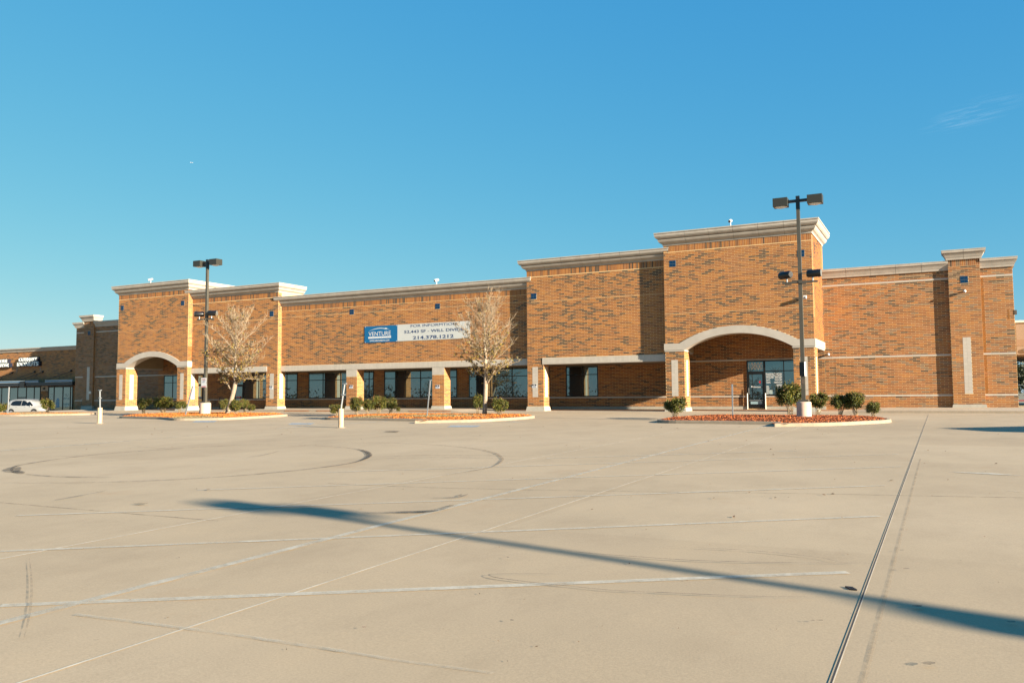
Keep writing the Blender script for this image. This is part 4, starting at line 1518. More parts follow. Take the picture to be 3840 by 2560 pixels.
# door frame inside the first shop
mb = MB()
mb.box(-91.68, -90.25, DY - 0.06, DY - 0.02, 0.18, 0.30)
mb.box(-91.62, -90.72, DY - 0.05, DY - 0.02, -1.1, 0.10)
mb.build('shop_door', M_FRAME, STR)
MB().box(-91.50, -90.85, DY - 0.06, DY - 0.05, -0.6, 0.02).build('pane', M_GLASS, STR)
MB().box(-90.60, -90.30, DY - 0.03, DY - 0.02, -0.30, 0.12).build('poster', M_SIGNW, STR)
text('BODY', -83.62, -82.85, 0.35, 0.60, DY - 0.02, M_CREAM, STR, bold=0.01)
text('PIERCING', -83.78, -82.72, -0.02, 0.24, DY - 0.02, M_CREAM, STR, bold=0.01)
text('COSMETIC', -83.78, -82.72, -0.62, -0.38, DY - 0.02, M_CREAM, STR, bold=0.01)
text('LASH', -83.70, -83.0, -0.84, -0.70, DY - 0.02, M_CREAM, STR, bold=0.01)
for i in range(5):
    MB().box(-86.2, -85.55, DY - 0.022, DY - 0.02, 0.55 - i * 0.28, 0.60 - i * 0.28).build('small_print', M_CREAM, STR)
mb = MB()
mb.add([(-85.05, DY - 0.021, -0.85), (-84.45, DY - 0.021, -0.85), (-84.5, DY - 0.021, 0.0), (-84.75, DY - 0.021, 0.22), (-85.0, DY - 0.021, 0.0)], [(0, 1, 2, 3, 4)])
mb.build('poster', simple('poster_pale', (0.45, 0.55, 0.62), 0.5), STR)
# awnings
M_AWN = simple('awning_dark', (0.018, 0.022, 0.028), 0.45)
M_AWNB = simple('awning_blue', (0.01, 0.10, 0.24), 0.35)
M_AWNW = simple('awning_trim', (0.55, 0.65, 0.68), 0.3)
for x0, x1 in ((-112.0, -85.9), (-84.75, -80.3)):
    aw = MB().box(x0, x1, DY - 1.5, DY - 0.02, 1.50, 1.86).build('awning', M_AWN, STR)
    MB().box(x0, x1, DY - 1.53, DY - 1.44, 1.86, 1.905).build('trim', M_AWNW, aw)
    MB().box(x0, x1, DY - 1.51, DY - 1.42, 1.905, 2.03).build('blue_rail', M_AWNB, aw)
    MB().box(x0, x1, DY - 1.53, DY - 1.44, 2.03, 2.07).build('trim', M_AWNW, aw)
MB().box(-85.9, -84.75, DY - 1.5, DY - 0.02, 1.50, 1.86).build('awning', M_AWN, STR)
for x in (-99, -95.6, -91.6, -90.2, -85.4):
    mb = MB()
    mb.tube([(x + 2.8, DY - 0.05, 3.0), (x, DY - 1.45, 1.95)], 0.03, 6)
    ball((x + 2.8, DY - 0.06, 3.05), 0.13, mb)
    mb.build('tie_rod', M_BLACK, STR)
for x in (-92.0, -87.9):
    MB().box(x, x + 0.03, DY - 0.03, DY, 3.05, 3.75).build('conduit', M_GALV, STR)
MB().box(-88.9, -88.15, DY - 1.62, DY - 1.52, 1.35, 1.98).build('hanging_sign', M_BLACK, STR)

M_SIGNFACE = simple('sign_letter_face', (0.85, 0.9, 0.88), 0.4)
M_SIGNBACK = simple('sign_back_navy', (0.008, 0.012, 0.030), 0.4)
sg = empty('shop_sign', (-89.9, DY, 4.2), 'white slab letters COUNTRY DONUTS on a dark blue stepped backing', 'sign')
MB().box(-91.27, -87.98, DY - 0.30, DY - 0.004, 4.19, 4.66).box(-91.53, -87.67, DY - 0.30, DY - 0.006, 3.68, 4.19).build('backing', M_SIGNBACK, sg)
text('COUNTRY', -91.20, -88.05, 4.24, 4.63, DY - 0.38, M_SIGNFACE, sg, bold=0.012, depth=0.08)
text('DONUTS', -91.47, -87.75, 3.72, 4.15, DY - 0.38, M_SIGNFACE, sg, bold=0.012, depth=0.08)
sg = empty('shop_sign', (-95, DY, 4.1), 'white letters SMOKE VAPE DZ cut off by the left edge', 'sign')
MB().box(-95.60, -93.22, DY - 0.30, DY - 0.004, 4.12, 4.60).box(-95.45, -92.85, DY - 0.30, DY - 0.006, 3.66, 4.12).build('backing', M_SIGNBACK, sg)
text('SMOKE', -95.45, -93.40, 4.17, 4.54, DY - 0.38, M_SIGNFACE, sg, bold=0.012, depth=0.08)
text('VAPE DZ', -95.30, -93.05, 3.72, 4.08, DY - 0.38, M_SIGNFACE, sg, bold=0.012, depth=0.08)
mb = MB()
n = 12
mb.quad((-112, 55.9, -1.52), (LW, 55.9, -1.22), (LW, 58.1, -1.20), (-112, 58.1, -1.50))
mb.quad((-112, 55.89, -3.3), (LW, 55.89, -2.0), (LW, 55.89, -1.22), (-112, 55.89, -1.52))
tag(mb.build('shop_walk', M_WALK), kind='structure')

# ------------------------------------------------------------------ planting islands
def smooth_poly(pts, r=0.9, k=6):
    """round the corners of a closed outline"""
    P = [Vector(p[:2]) for p in pts]
    n = len(P)
    out = []
    for i in range(n):
        a, b_, c = P[i - 1], P[i], P[(i + 1) % n]
        ra = min(pts[i][2] if len(pts[i]) > 2 else r, (a - b_).length * 0.45, (c - b_).length * 0.45)
        p0 = b_ + (a - b_).normalized() * ra
        p2 = b_ + (c - b_).normalized() * ra
        for j in range(k + 1):
            t = j / k
            out.append(p0 * (1 - t) ** 2 + b_ * 2 * t * (1 - t) + p2 * t * t)
    return out


def inset(P, d):
    n = len(P)
    out = []
    for i in range(n):
        a, c = P[i - 1], P[(i + 1) % n]
        t = (c - a).normalized()
        out.append(P[i] + Vector((-t.y, t.x)) * d)
    return out


def inside(p, P):
    c = False
    n = len(P)
    for i in range(n):
        a, b_ = P[i], P[(i + 1) % n]
        if (a.y > p.y) != (b_.y > p.y) and p.x < (b_.x - a.x) * (p.y - a.y) / (b_.y - a.y) + a.x:
            c = not c
    return c


def edge_dist(p, P):
    best = 1e9
    n = len(P)
    for i in range(n):
        a, b_ = P[i], P[(i + 1) % n]
        ab = b_ - a
        t = max(0, min(1, (p - a).dot(ab) / max(1e-9, ab.length_squared)))
        best = min(best, (a + ab * t - p).length)
    return best


ISL = []
KH = 0.13


def bed_z(p, P2):
    d = edge_dist(p, P2)
    return lot_z(p.x, p.y) + 0.10 + (0.13 if p.x > -46.8 else 0.03) * (1 - math.exp(-d / 0.7)) + 0.025 * (vnoise(p.x * 2.2, p.y * 2.2) - 0.5)


def island(outline, chips, cols, grass=(), r=0.9, lab=''):
    P = smooth_poly(outline, r)
    # counter-clockwise
    A = sum(P[i - 1].x * P[i].y - P[i].x * P[i - 1].y for i in range(len(P)))
    if A < 0: P.reverse()
    P1 = inset(P, 0.02)
    P2 = inset(P, 0.17)
    n = len(P)
    k = MB()
    v = [(p.x, p.y, lot_z(p.x, p.y) - 0.05) for p in P] + [(p.x, p.y, lot_z(p.x, p.y) + KH - 0.02) for p in P1] + \
        [(q.x, q.y, lot_z(q.x, q.y) + KH) for q in inset(P, 0.045)] + [(p.x, p.y, lot_z(p.x, p.y) + KH) for p in P2] + [(p.x, p.y, lot_z(p.x, p.y) - 0.05) for p in P2]
    f = []
    for a in range(4):
        for i in range(n):
            f.append((a * n + i, a * n + (i + 1) % n, (a + 1) * n + (i + 1) % n, (a + 1) * n + i))
    k.add(v, f)
    ko = tag(k.build('kerb', M_KERB), kind='structure')
    # bed
    xs_ = [p.x for p in P2]; ys_ = [p.y for p in P2]
    bx0, bx1, by0, by1 = min(xs_), max(xs_), min(ys_), max(ys_)
    b_ = MB()
    cx, cy = (bx0 + bx1) / 2, (by0 + by1) / 2
    step = 0.22
    nx, ny = int((bx1 - bx0) / step) + 2, int((by1 - by0) / step) + 2
    gi = {}
    for i in range(nx + 1):
        for j in range(ny + 1):
            p = Vector((bx0 - step / 2 + i * step, by0 - step / 2 + j * step))
            if inside(p, P2):
                gi[i, j] = len(b_.v)
                c = rnd.choice(cols)
                s = rnd.uniform(0.6, 0.9)
                b_.v.append((p.x, p.y, bed_z(p, P2)))
                b_.c.append((c[0] * s, c[1] * s, c[2] * s))
    for (i, j) in list(gi):
        if (i + 1, j) in gi and (i, j + 1) in gi and (i + 1, j + 1) in gi:
            b_.f.append((gi[i, j], gi[i + 1, j], gi[i + 1, j + 1], gi[i, j + 1]))
            b_.m.append(0)
    # rim strip from kerb to grid
    fl = [(p.x, p.y, lot_z(p.x, p.y) + 0.085) for p in P2]
    P3 = inset(P, 0.55)
    fr = [(p.x, p.y, bed_z(p, P2) - 0.012) for p in P3]
    c = cols[0]
    b_.add(fl + fr, [(i, (i + 1) % n, n + (i + 1) % n, n + i) for i in range(n)], 0, (c[0] * 0.75, c[1] * 0.75, c[2] * 0.75))
    for _ in range(chips):
        p = Vector((rnd.uniform(bx0, bx1), rnd.uniform(by0, by1)))
        if not inside(p, P2) or any(((p.x - g[0]) / g[2]) ** 2 + ((p.y - g[1]) / g[3]) ** 2 < rnd.uniform(0.6, 1.2) for g in grass):
            continue
        z = bed_z(p, P2) + rnd.uniform(0.0, 0.035)
        a = rnd.uniform(0, 6.28)
        L, W = rnd.uniform(0.02, 0.055), rnd.uniform(0.008, 0.016)
        u = Vector((math.cos(a), math.sin(a), rnd.uniform(-0.5, 0.5))) * L
        q = Vector((-math.sin(a), math.cos(a), rnd.uniform(-0.8, 0.8))) * W
        o = Vector((p.x, p.y, z))
        cc = rnd.choice(cols)
        s = rnd.uniform(0.6, 1.3)
        b_.add([o - u - q, o + u - q, o + u + q, o - u + q, o + Vector((0, 0, 0.02))], [(0, 1, 4), (1, 2, 4), (2, 3, 4), (3, 0, 4)], 0, (cc[0] * s, cc[1] * s, cc[2] * s))
    tag(b_.build('mulch', M_MULCH), kind='stuff')
    if grass:
        g_ = MB()
        for g in grass:
            for _ in range(int(1600 * g[2] * g[3])):
                a, rr = rnd.uniform(0, 6.28), math.sqrt(rnd.random())
                p = Vector((g[0] + g[2] * rr * math.cos(a), g[1] + g[3] * rr * math.sin(a)))
                if not inside(p, P2): continue
                z = bed_z(p, P2)
                t = rnd.uniform(0, 6.28)
                L = rnd.uniform(0.03, 0.09)
                q = Vector((math.cos(t), math.sin(t), 0)) * 0.012
                tip = Vector((rnd.uniform(-1, 1), rnd.uniform(-1, 1), rnd.uniform(0.3, 1.0))).normalized() * L
                o = Vector((p.x, p.y, z))
                cc = rnd.choice([(0.36, 0.28, 0.14), (0.28, 0.24, 0.11), (0.20, 0.20, 0.08), (0.42, 0.34, 0.20)])
                g_.add([o - q, o + q, o + tip], [(0, 1, 2)], 0, cc)
        tag(g_.build('grass', M_DRYGRASS), kind='stuff')
    ISL.append(P2)
    return P2


C_RED = [(0.42, 0.10, 0.022), (0.34, 0.075, 0.018), (0.50, 0.15, 0.03), (0.24, 0.06, 0.02)]
C_ORG = [(0.62, 0.20, 0.025), (0.52, 0.15, 0.02), (0.70, 0.26, 0.04), (0.36, 0.11, 0.02)]


def gp(px, py, up=0.0):
    p = on_lot(px, py, up)
    return (p.x, p.y)


# right island (two kerb lengths, the right one set forward)
a0, a1, a2, a3, a4 = gp(2445, 1586), gp(2812, 1593), gp(2905, 1599), gp(3120, 1597), gp(3352, 1584)
I_R = island([a0, (a2[0] - 0.12, a1[1] + 0.28, 0.06), (a2[0] - 0.02, a2[1] - 0.2, 0.12), (a3[0], a3[1]), (a4[0] + 0.1, a4[1]), (a4[0] - 0.6, a4[1] + 2.6), (a0[0] + 1.2, a0[1] + 5.4), (a0[0] - 0.2, a0[1] + 3.0)], 14000, C_RED, (), 1.1)
b0, b1, b2, b3, b4 = gp(1195, 1573), gp(1500, 1580), gp(1560, 1586), gp(1800, 1582), gp(1965, 1572)
I_M = island([b0, (b2[0] - 0.10, b1[1] + 0.15, 0.06), (b2[0] + 0.02, b2[1] - 0.25, 0.12), b3, b4, (b4[0] - 0.3, b4[1] + 2.4), (b0[0] + 3, b0[1] + 5.2), (b0[0] + 0.2, b0[1] + 2.6)], 12000, C_ORG,
             [(*gp(1660, 1560, 0.2), 2.6, 0.9), (*gp(1400, 1560, 0.2), 1.5, 0.5)], 0.9)
c0, c1, c2, c3, c4 = gp(430, 1567), gp(610, 1572), gp(650, 1577), gp(860, 1574), gp(995, 1566)
I_L = island([c0, c1, (c2[0], c2[1]), c3, c4, (c4[0] - 0.6, c4[1] + 3.0), (c0[0] + 3, c0[1] + 5.5), (c0[0] - 0.2, c0[1] + 2.6)], 12000, C_ORG,
             [(*gp(745, 1562, 0.2), 2.6, 0.9)], 0.9)
d0, d1 = gp(-150, 1560), gp(298, 1556)
I_D = island([d0, gp(60, 1560), (d1[0], d1[1]), (d1[0] + 0.3, d1[1] + 1.6), (d0[0] + 4, d0[1] + 4.4), (d0[0] - 1, d0[1] + 2.6)], 14000, C_ORG, [(*gp(120, 1547, 0.2), 3.0, 1.0)], 0.9)


def on_bed(px, py, P2):
    p = on_lot(px, py, 0.2)
    for _ in range(4):
        z = bed_z(Vector((p.x, p.y)), P2) if inside(Vector((p.x, p.y)), P2) else lot_z(p.x, p.y) + 0.15
        p = on_lot(px, py, z - lot_z(p.x, p.y))
    return Vector((p.x, p.y, z))


# ------------------------------------------------------------------ light poles
def light_pole(base, htop, hflood, label, ped_r=0.31, ped_h=0.62, aim=((-0.80, 0.55), (0.985, -0.06))):
    x, y, z = base
    r = empty('light_pole', base, label, 'lamp post', 'parking lot light poles')
    p = MB()
    n = 24
    p.tube([(x, y, z - 0.2), (x, y, z + ped_h - 0.03), (x, y, z + ped_h)], [ped_r, ped_r, ped_r - 0.03], n)
    smooth_by_angle(p.build('pedestal', M_PEDESTAL, r))
    MB().box(x - 0.20, x + 0.20, y - 0.20, y + 0.20, z + ped_h, z + ped_h + 0.10).build('base_cover', M_POLE, r)
    w = 0.080
    MB().frustum((x - w, x + w, y - w, y + w), (x - 0.068, x + 0.068, y - 0.068, y + 0.068), z + ped_h + 0.10, z + htop).build('pole', M_POLE, r)
    MB().box(x - 0.076, x + 0.076, y - 0.076, y + 0.076, z + htop - 0.50, z + htop + 0.06).build('collar', M_BLACK, r)
    zt = z + htop - 0.14
    for s in (-1, 1):
        ax0, ax1 = sorted((x + s * 0.07, x + s * 0.42))
        MB().box(ax0, ax1, y - 0.05, y + 0.05, zt - 0.06, zt + 0.06).build('arm', M_BLACK, r)
        hx0, hx1 = sorted((x + s * 0.40, x + s * 1.00))
        hd = MB().box(hx0, hx1, y - 0.25, y + 0.25, zt - 0.20, zt + 0.16).build('lamp_head', M_POLEHEAD, r)
        cx, cy = (hx0 + hx1) / 2, y
        ln = MB()
        N = 18
        ring = [(cx + 0.26 * math.cos(2 * math.pi * k / N), cy + 0.21 * math.sin(2 * math.pi * k / N), zt - 0.205) for k in range(N)]
        low = [(cx + 0.15 * math.cos(2 * math.pi * k / N), cy + 0.12 * math.sin(2 * math.pi * k / N), zt - 0.245) for k in range(N)]
        ln.add(ring + low, [(k, N + k, N + (k + 1) % N, (k + 1) % N) for k in range(N)] + [tuple(range(2 * N - 1, N - 1, -1))])
        ln.build('lens', M_LENS, hd, smooth=True)
    zf = z + hflood
    MB().box(x - 0.72, x + 0.72, y - 0.112, y - 0.082, zf - 0.045, zf + 0.045).build('crossarm', M_POLE, r)
    MB().tube([(x, y - 0.128, zf), (x, y - 0.075, zf)], 0.06, 12).build('clamp', M_POLE, r)
    for s in (-1, 1):
        fx = x + s * 0.52
        fy = y - 0.10
        dv = Vector((*aim[0 if s < 0 else 1], 0.0)).normalized()
        c = Vector((fx + s * 0.06, fy + 0.02, zf + 0.34))
        fl = MB()
        R_ = 0.165
        fl.tube([c - dv * 0.30, c - dv * 0.24, c + dv * 0.24, c + dv * 0.27], [R_ * 0.75, R_ * 0.97, R_, R_ * 0.98], 18)
        fo = smooth_by_angle(fl.build('floodlight', M_BLACK, r))
        MB().tube([c + dv * 0.268, c + dv * 0.285], R_ * 0.93, 18).build('lens', M_FLENS, fo)
        MB().tube([(fx, fy, zf + 0.03), (fx, fy, zf + 0.16), tuple(c - Vector((0, 0, 0.14)))], 0.035, 8).build('knuckle', M_GALV, r)
    MB().box(x - 0.05, x + 0.05, y - w - 0.012, y - w + 0.01, z + ped_h + 0.75, z + ped_h + 0.95).build('hand_hole', M_JOINT, r)
    return r


def height_at(base, px, py):
    """height above base whose image lands on row py"""
    d = Vector(base).dot(CF)
    lo, hi = 0, 20
    for _ in range(40):
        m_ = (lo + hi) / 2
        q = Vector(base) + Vector((0, 0, m_))
        sy = 1280 - q.dot(CU) / q.dot(CF) * FPX
        if sy > py: lo = m_
        else: hi = m_
    return lo


bR = on_bed(3016, 1564, I_R)
bL = on_bed(769, 1552, I_L)
hR, hfR, pR = height_at(bR, 0, 741), height_at(bR, 0, 1059), height_at(bR, 0, 1506)
hL, hfL, pL = height_at(bL, 0, 977), height_at(bL, 0, 1197), height_at(bL, 0, 1510)
light_pole(bR, hR, hfR, 'tall bronze lamp post in the red mulch in front of the arched entrance', 0.30, pR)
light_pole(bL, hL, hfL, 'tall bronze lamp post with a white tow sign beside the leaning tree on the left', 0.34, pL, ((-0.75, -0.66), (0.90, 0.43)))
# the pole outside the frame whose shadow crosses the lot
tip = Vector((-9.6, 9.3))
Hs = 8.9
ps = tip + Vector((SK, -1.0)) / SM * Hs
light_pole((ps.x, ps.y, lot_z(ps.x, ps.y)), Hs - 0.1, Hs * 0.66, 'tall bronze lamp post beyond the right edge that shades the lot', 0.30, 0.65)

# sign plates strapped to the poles
r = empty('pole_sign', bL, 'white tow notice with red print strapped to the left lamp post', 'sign')
zs1, zs0 = height_at(bL, 0, 1416), height_at(bL, 0, 1452)
sx0, sx1 = bL.x - 0.24, bL.x + 0.20
yf = bL.y - 0.12
MB().box(sx0, sx1, yf - 0.008, yf, bL.z + zs0, bL.z + zs1).build('plate', M_SIGNW, r)
mb = MB()
hh = zs1 - zs0
mb.box(sx0 + 0.03, sx1 - 0.03, yf - 0.011, yf - 0.008, bL.z + zs0 + 0.02, bL.z + zs0 + 0.13 * hh)
for i in range(3):
    mb.box(sx0 + 0.08, sx1 - 0.08, yf - 0.011, yf - 0.008, bL.z + zs1 - (0.09 + 0.07 * i) * hh - 0.015, bL.z + zs1 - (0.09 + 0.07 * i) * hh)
mb.build('print', M_RED, r)
r = empty('pole_sign', bR, 'white and black sign plate edge-on on the right lamp post', 'sign')
z1, z0_ = height_at(bR, 0, 1357), height_at(bR, 0, 1410)
mb = MB()
ang = math.radians(-8)
MB().box(bR.x - 0.12, bR.x + 0.10, bR.y - 0.112, bR.y - 0.104, bR.z + z0_, bR.z + z1).build('back_plate', M_BLACK, r)
MB().box(bR.x + 0.104, bR.x + 0.112, bR.y - 0.30, bR.y + 0.16, bR.z + z0_, bR.z + z1).build('plate', M_SIGNW, r)


# ------------------------------------------------------------------ posts and bollards
def sign_post(base, px, py, label, w=0.045, clamp=True, group='bent sign posts left without plates'):
    """a bare steel post leaning from base to the image point (px, py) in the facade-parallel plane"""
    d = ray(px, py)
    t = base.y / d.y
    top = d * t
    r = empty('sign_post', base, label, 'post', group)
    a, b_ = Vector(base) - Vector((0, 0, 0.15)), top
    MB().tube([a, a.lerp(b_, 0.62)], w * 0.72, 4).build('post', M_GALV, r)
    MB().tube([a.lerp(b_, 0.58), b_], w * 0.82, 4).build('sleeve', M_GALV, r)
    if clamp:
        c = a.lerp(b_, 0.62)
        MB().box(c.x - 0.07, c.x + 0.07, c.y - 0.04, c.y + 0.04, c.z - 0.02, c.z + 0.02).build('clamp', M_GALV, r)
        MB().box(b_.x - 0.06, b_.x + 0.06, b_.y - 0.04, b_.y + 0.04, b_.z - 0.03, b_.z).build('bracket', M_GALV, r)
    return r


sign_post(on_bed(2748, 1558, I_R), 2745.5, 1440, 'straight bare grey post in the red mulch in front of the arched entrance', 0.05, False)
sign_post(on_bed(1600, 1560, I_M), 1614, 1424, 'leaning grey post in orange mulch left of the larger tree')
sign_post(on_bed(692.4, 1556.6, I_L), 723, 1447, 'strongly leaning grey post beside the lamp post under the left tower', 0.06)
sign_post(on_bed(28.7, 1551, I_D), 33.8, 1451, 'pale post standing in front of the parked white car', 0.06)


def bollard(px, py, pyt, wpx, tpx, tpy, label):
    b_ = on_lot(px, py)
    b_.z = lot_z(b_.x, b_.y)
    h = height_at(b_, 0, pyt)
    rr = wpx / px_per_m(b_) / 2
    r = empty('bollard', b_, label, 'bollard', 'bollards with sign posts')
    m = MB()
    m.tube([(b_.x, b_.y, b_.z - 0.1), (b_.x, b_.y, b_.z + h - 0.02), (b_.x, b_.y, b_.z + h)], [rr, rr, rr * 0.93], 18)
    smooth_by_angle(m.build('sleeve', M_BOLLARD, r))
    d = ray(tpx, tpy)
    top = d * (b_.y / d.y)
    a = Vector((b_.x, b_.y, b_.z + h))
    MB().tube([a, top], 0.035, 6).build('post', M_GALV, r)
    for t in (0.55, 0.99):
        c = a.lerp(top, t)
        MB().box(c.x - 0.09, c.x + 0.09, c.y - 0.045, c.y + 0.045, c.z - 0.02, c.z + 0.02).build('clamp', M_GALV, r)
    MB().tube([(b_.x, b_.y, b_.z), (b_.x, b_.y, b_.z + 0.02)], rr * 1.7, 12).build('collar', M_KERB, r)
    mb = MB()
    for k in range(4):
        zz = b_.z + h * (0.2 + 0.13 * k + 0.05 * rnd.random())
        a0_ = -1.5 - 0.5 * rnd.random()
        pts = [(b_.x + rr * 1.01 * math.cos(a0_ + j * 0.15), b_.y + rr * 1.01 * math.sin(a0_ + j * 0.15), zz) for j in range(4)]
        mb.tube(pts, 0.008, 4)
    mb.build('scrape', simple('scrape_brown', (0.16, 0.08, 0.04), 0.8), r)


bollard(1278.6, 1603, 1531.6, 20, 1293, 1437, 'pale yellow bollard with a leaning post near the middle island')
bollard(373.7, 1587.6, 1528, 17, 375, 1462, 'pale yellow bollard with an upright post left of the arched tower')


# ------------------------------------------------------------------ trees
def bent(p, d, L, n, up, jit, R):
    pts = [Vector(p)]
    d = Vector(d).normalized()
    for i in range(n):
        d = (d + Vector((R.uniform(-1, 1), R.uniform(-1, 1), R.uniform(-1, 1))) * jit + Vector((0, 0, up))).normalized()
        pts.append(pts[-1] + d * (L / n))
    return pts


def pear_tree(base, H, crown_r, lean, forks, label, seed, leaf_n, leafbias=0.0, trunk_r=0.10, clear=0.30):
    R = random.Random(seed)
    r = empty('bare_tree', base, label, 'tree', 'young street trees')
    b0 = Vector(base)
    npt = 14
    lead = []
    for i in range(npt + 1):
        t = i / npt
        lx = lean * (min(t / 0.35, 1)) + 0.05 * math.sin(t * 7 + seed)
        lead.append(b0 + Vector((lx, 0.04 * math.sin(t * 9), H * t - 0.15 * (1 - t))))
    rad = [trunk_r * (1.35 if i == 0 else (1.0 if i / npt < clear else max(0.10, 1.0 - 0.95 * (i / npt - clear) / (1 - clear)))) for i in range(npt + 1)]
    tr = MB()
    tr.tube(lead, rad, 9)
    tw = MB()
    lv = MB()
    tips = []

    def at(t):
        f = t * npt
        i = min(int(f), npt - 1)
        return lead[i].lerp(lead[i + 1], f - i), rad[i] + (rad[i + 1] - rad[i]) * (f - i)
    prim = []
    for fk in forks:        # low side limbs
        p, rr = at(fk[0])
        pts = bent(p, (fk[1], fk[2], fk[3]), fk[4], 6, 0.06, 0.10, R)
        tr.tube(pts, [fk[5] * (1 - 0.5 * i / 6) for i in range(7)], 6)
        prim.append((pts, fk[5] * 0.5))
    n1 = 54
    for k in range(n1):
        t = clear + 0.04 + (0.97 - clear - 0.04) * (k / (n1 - 1)) ** 0.92
        p, rr = at(t)
        az = k * 2.39996 + R.uniform(-0.4, 0.4)
        u = (t - clear) / (1 - clear)
        prof = crown_r * (0.80 + 0.8 * u) if u < 0.25 else crown_r * (1.0 - ((u - 0.25) / 0.75) ** 1.15 * 0.86)
        el = 0.22 + 0.74 * u + R.uniform(-0.22, 0.22)
        L = prof / math.cos(min(1.15, el + 0.18)) * R.uniform(0.8, 1.12)
        L = min(L, crown_r * 1.45)
        pts = bent(p, (math.cos(az) * math.cos(el), math.sin(az) * math.cos(el), math.sin(el)), L, 6, 0.04, 0.20, R)
        r0 = max(0.009, min(rr * 0.40, 0.022) * R.uniform(0.6, 1.15))
        tw.tube(pts, [r0 * (1 - 0.72 * i / 6) for i in range(7)], 5, cap=False)
        prim.append((pts, r0))
    for pts, r0 in prim:
        L = sum((pts[i + 1] - pts[i]).length for i in range(len(pts) - 1))
        n2 = int(6 + L * 6)
        for j in range(n2):
            s = R.uniform(0.18, 1.0)
            f = s * (len(pts) - 1)
            i = min(int(f), len(pts) - 2)
            p = pts[i].lerp(pts[i + 1], f - i)
            d = (pts[i + 1] - pts[i]).normalized()
            side = Vector((R.uniform(-1, 1), R.uniform(-1, 1), R.uniform(-0.35, 0.9)))
            dd = (d * 0.8 + side * 0.85).normalized()
            l2 = R.uniform(0.25, 0.62) * (1.1 - 0.45 * s) * min(1.2, max(0.5, L))
            q = bent(p, dd, l2, 3, 0.14, 0.30, R)
            tw.tube(q, [0.0075, 0.0065, 0.0055, 0.004], 3, cap=False)
            for _ in range(3):
                m_ = R.randint(0, 2)
                pp = q[m_].lerp(q[m_ + 1], R.random())
                e = (q[m_ + 1] - q[m_]).normalized() + Vector((R.uniform(-1, 1), R.uniform(-1, 1), R.uniform(-0.4, 1.0))) * 0.9
                l3 = R.uniform(0.10, 0.28)
                q3 = bent(pp, e, l3, 2, 0.15, 0.2, R)
                tw.tube(q3, [0.005, 0.0045, 0.0035], 3, cap=False)
                tips.append((q3[-1], q3[1]))
    R.shuffle(tips)
    cols = [(0.36, 0.21, 0.04), (0.28, 0.15, 0.04), (0.42, 0.28, 0.04), (0.13, 0.065, 0.025), (0.06, 0.035, 0.018), (0.10, 0.10, 0.02), (0.40, 0.30, 0.04), (0.05, 0.03, 0.015)]
    cnt = 0
    zc = b0.z + H * 0.5
    for tip_, mid_ in tips * 6:
        if cnt >= leaf_n: break
        u = (tip_.z - b0.z) / H
        w_ = max(0.05, 1.35 - 1.6 * u) * (1.0 + leafbias * (b0.x + lean - tip_.x) / crown_r)
        if R.random() > w_: continue
        cnt += 1
        p = tip_.lerp(mid_, R.random()) + Vector((R.uniform(-.05, .05), R.uniform(-.05, .05), R.uniform(-.07, .02)))
        L, W = R.uniform(0.06, 0.11), R.uniform(0.025, 0.05)
        a = Vector((R.uniform(-1, 1), R.uniform(-1, 1), R.uniform(-1.4, 0.5))).normalized()
        s = a.cross(Vector((R.uniform(-1, 1), R.uniform(-1, 1), R.uniform(-1, 1)))).normalized()
        nn = a.cross(s) * 0.02
        cc = R.choice(cols)
        lv.add([p, p + a * L * 0.5 + s * W + nn, p + a * L, p + a * L * 0.5 - s * W + nn], [(0, 1, 2, 3)], 0, cc)
    to = tr.build('trunk', M_BARK, r, smooth=True)
    tw.build('branches', M_TWIG, r, smooth=True)
    lv.build('leaves', M_LEAF, r)
    return r


tRb = on_bed(1820, 1554, I_M)
tLb = on_bed(852.4, 1550, I_L)
HtR = height_at(tRb, 0, 1118)
HtL = height_at(tLb, 0, 1158)
pear_tree(tRb, HtR * 0.90, 1.75, 0.0, [(0.30, 0.75, -0.25, 0.55, 1.3, 0.045), (0.36, -0.6, -0.2, 0.5, 1.0, 0.035)], 'nearly leafless young tree with a straight pale trunk in front of the leasing banner', 11, 3200, 0.45, 0.115, 0.33)
pear_tree(tLb, HtL * 0.89, 1.95, 0.62, [(0.245, -0.75, -0.2, 0.55, 1.2, 0.05), (0.30, 0.7, -0.2, 0.6, 1.0, 0.04)], 'young tree with a leaning trunk and many brown leaves beside the left lamp post', 5, 5600, 0.6, 0.135, 0.29)


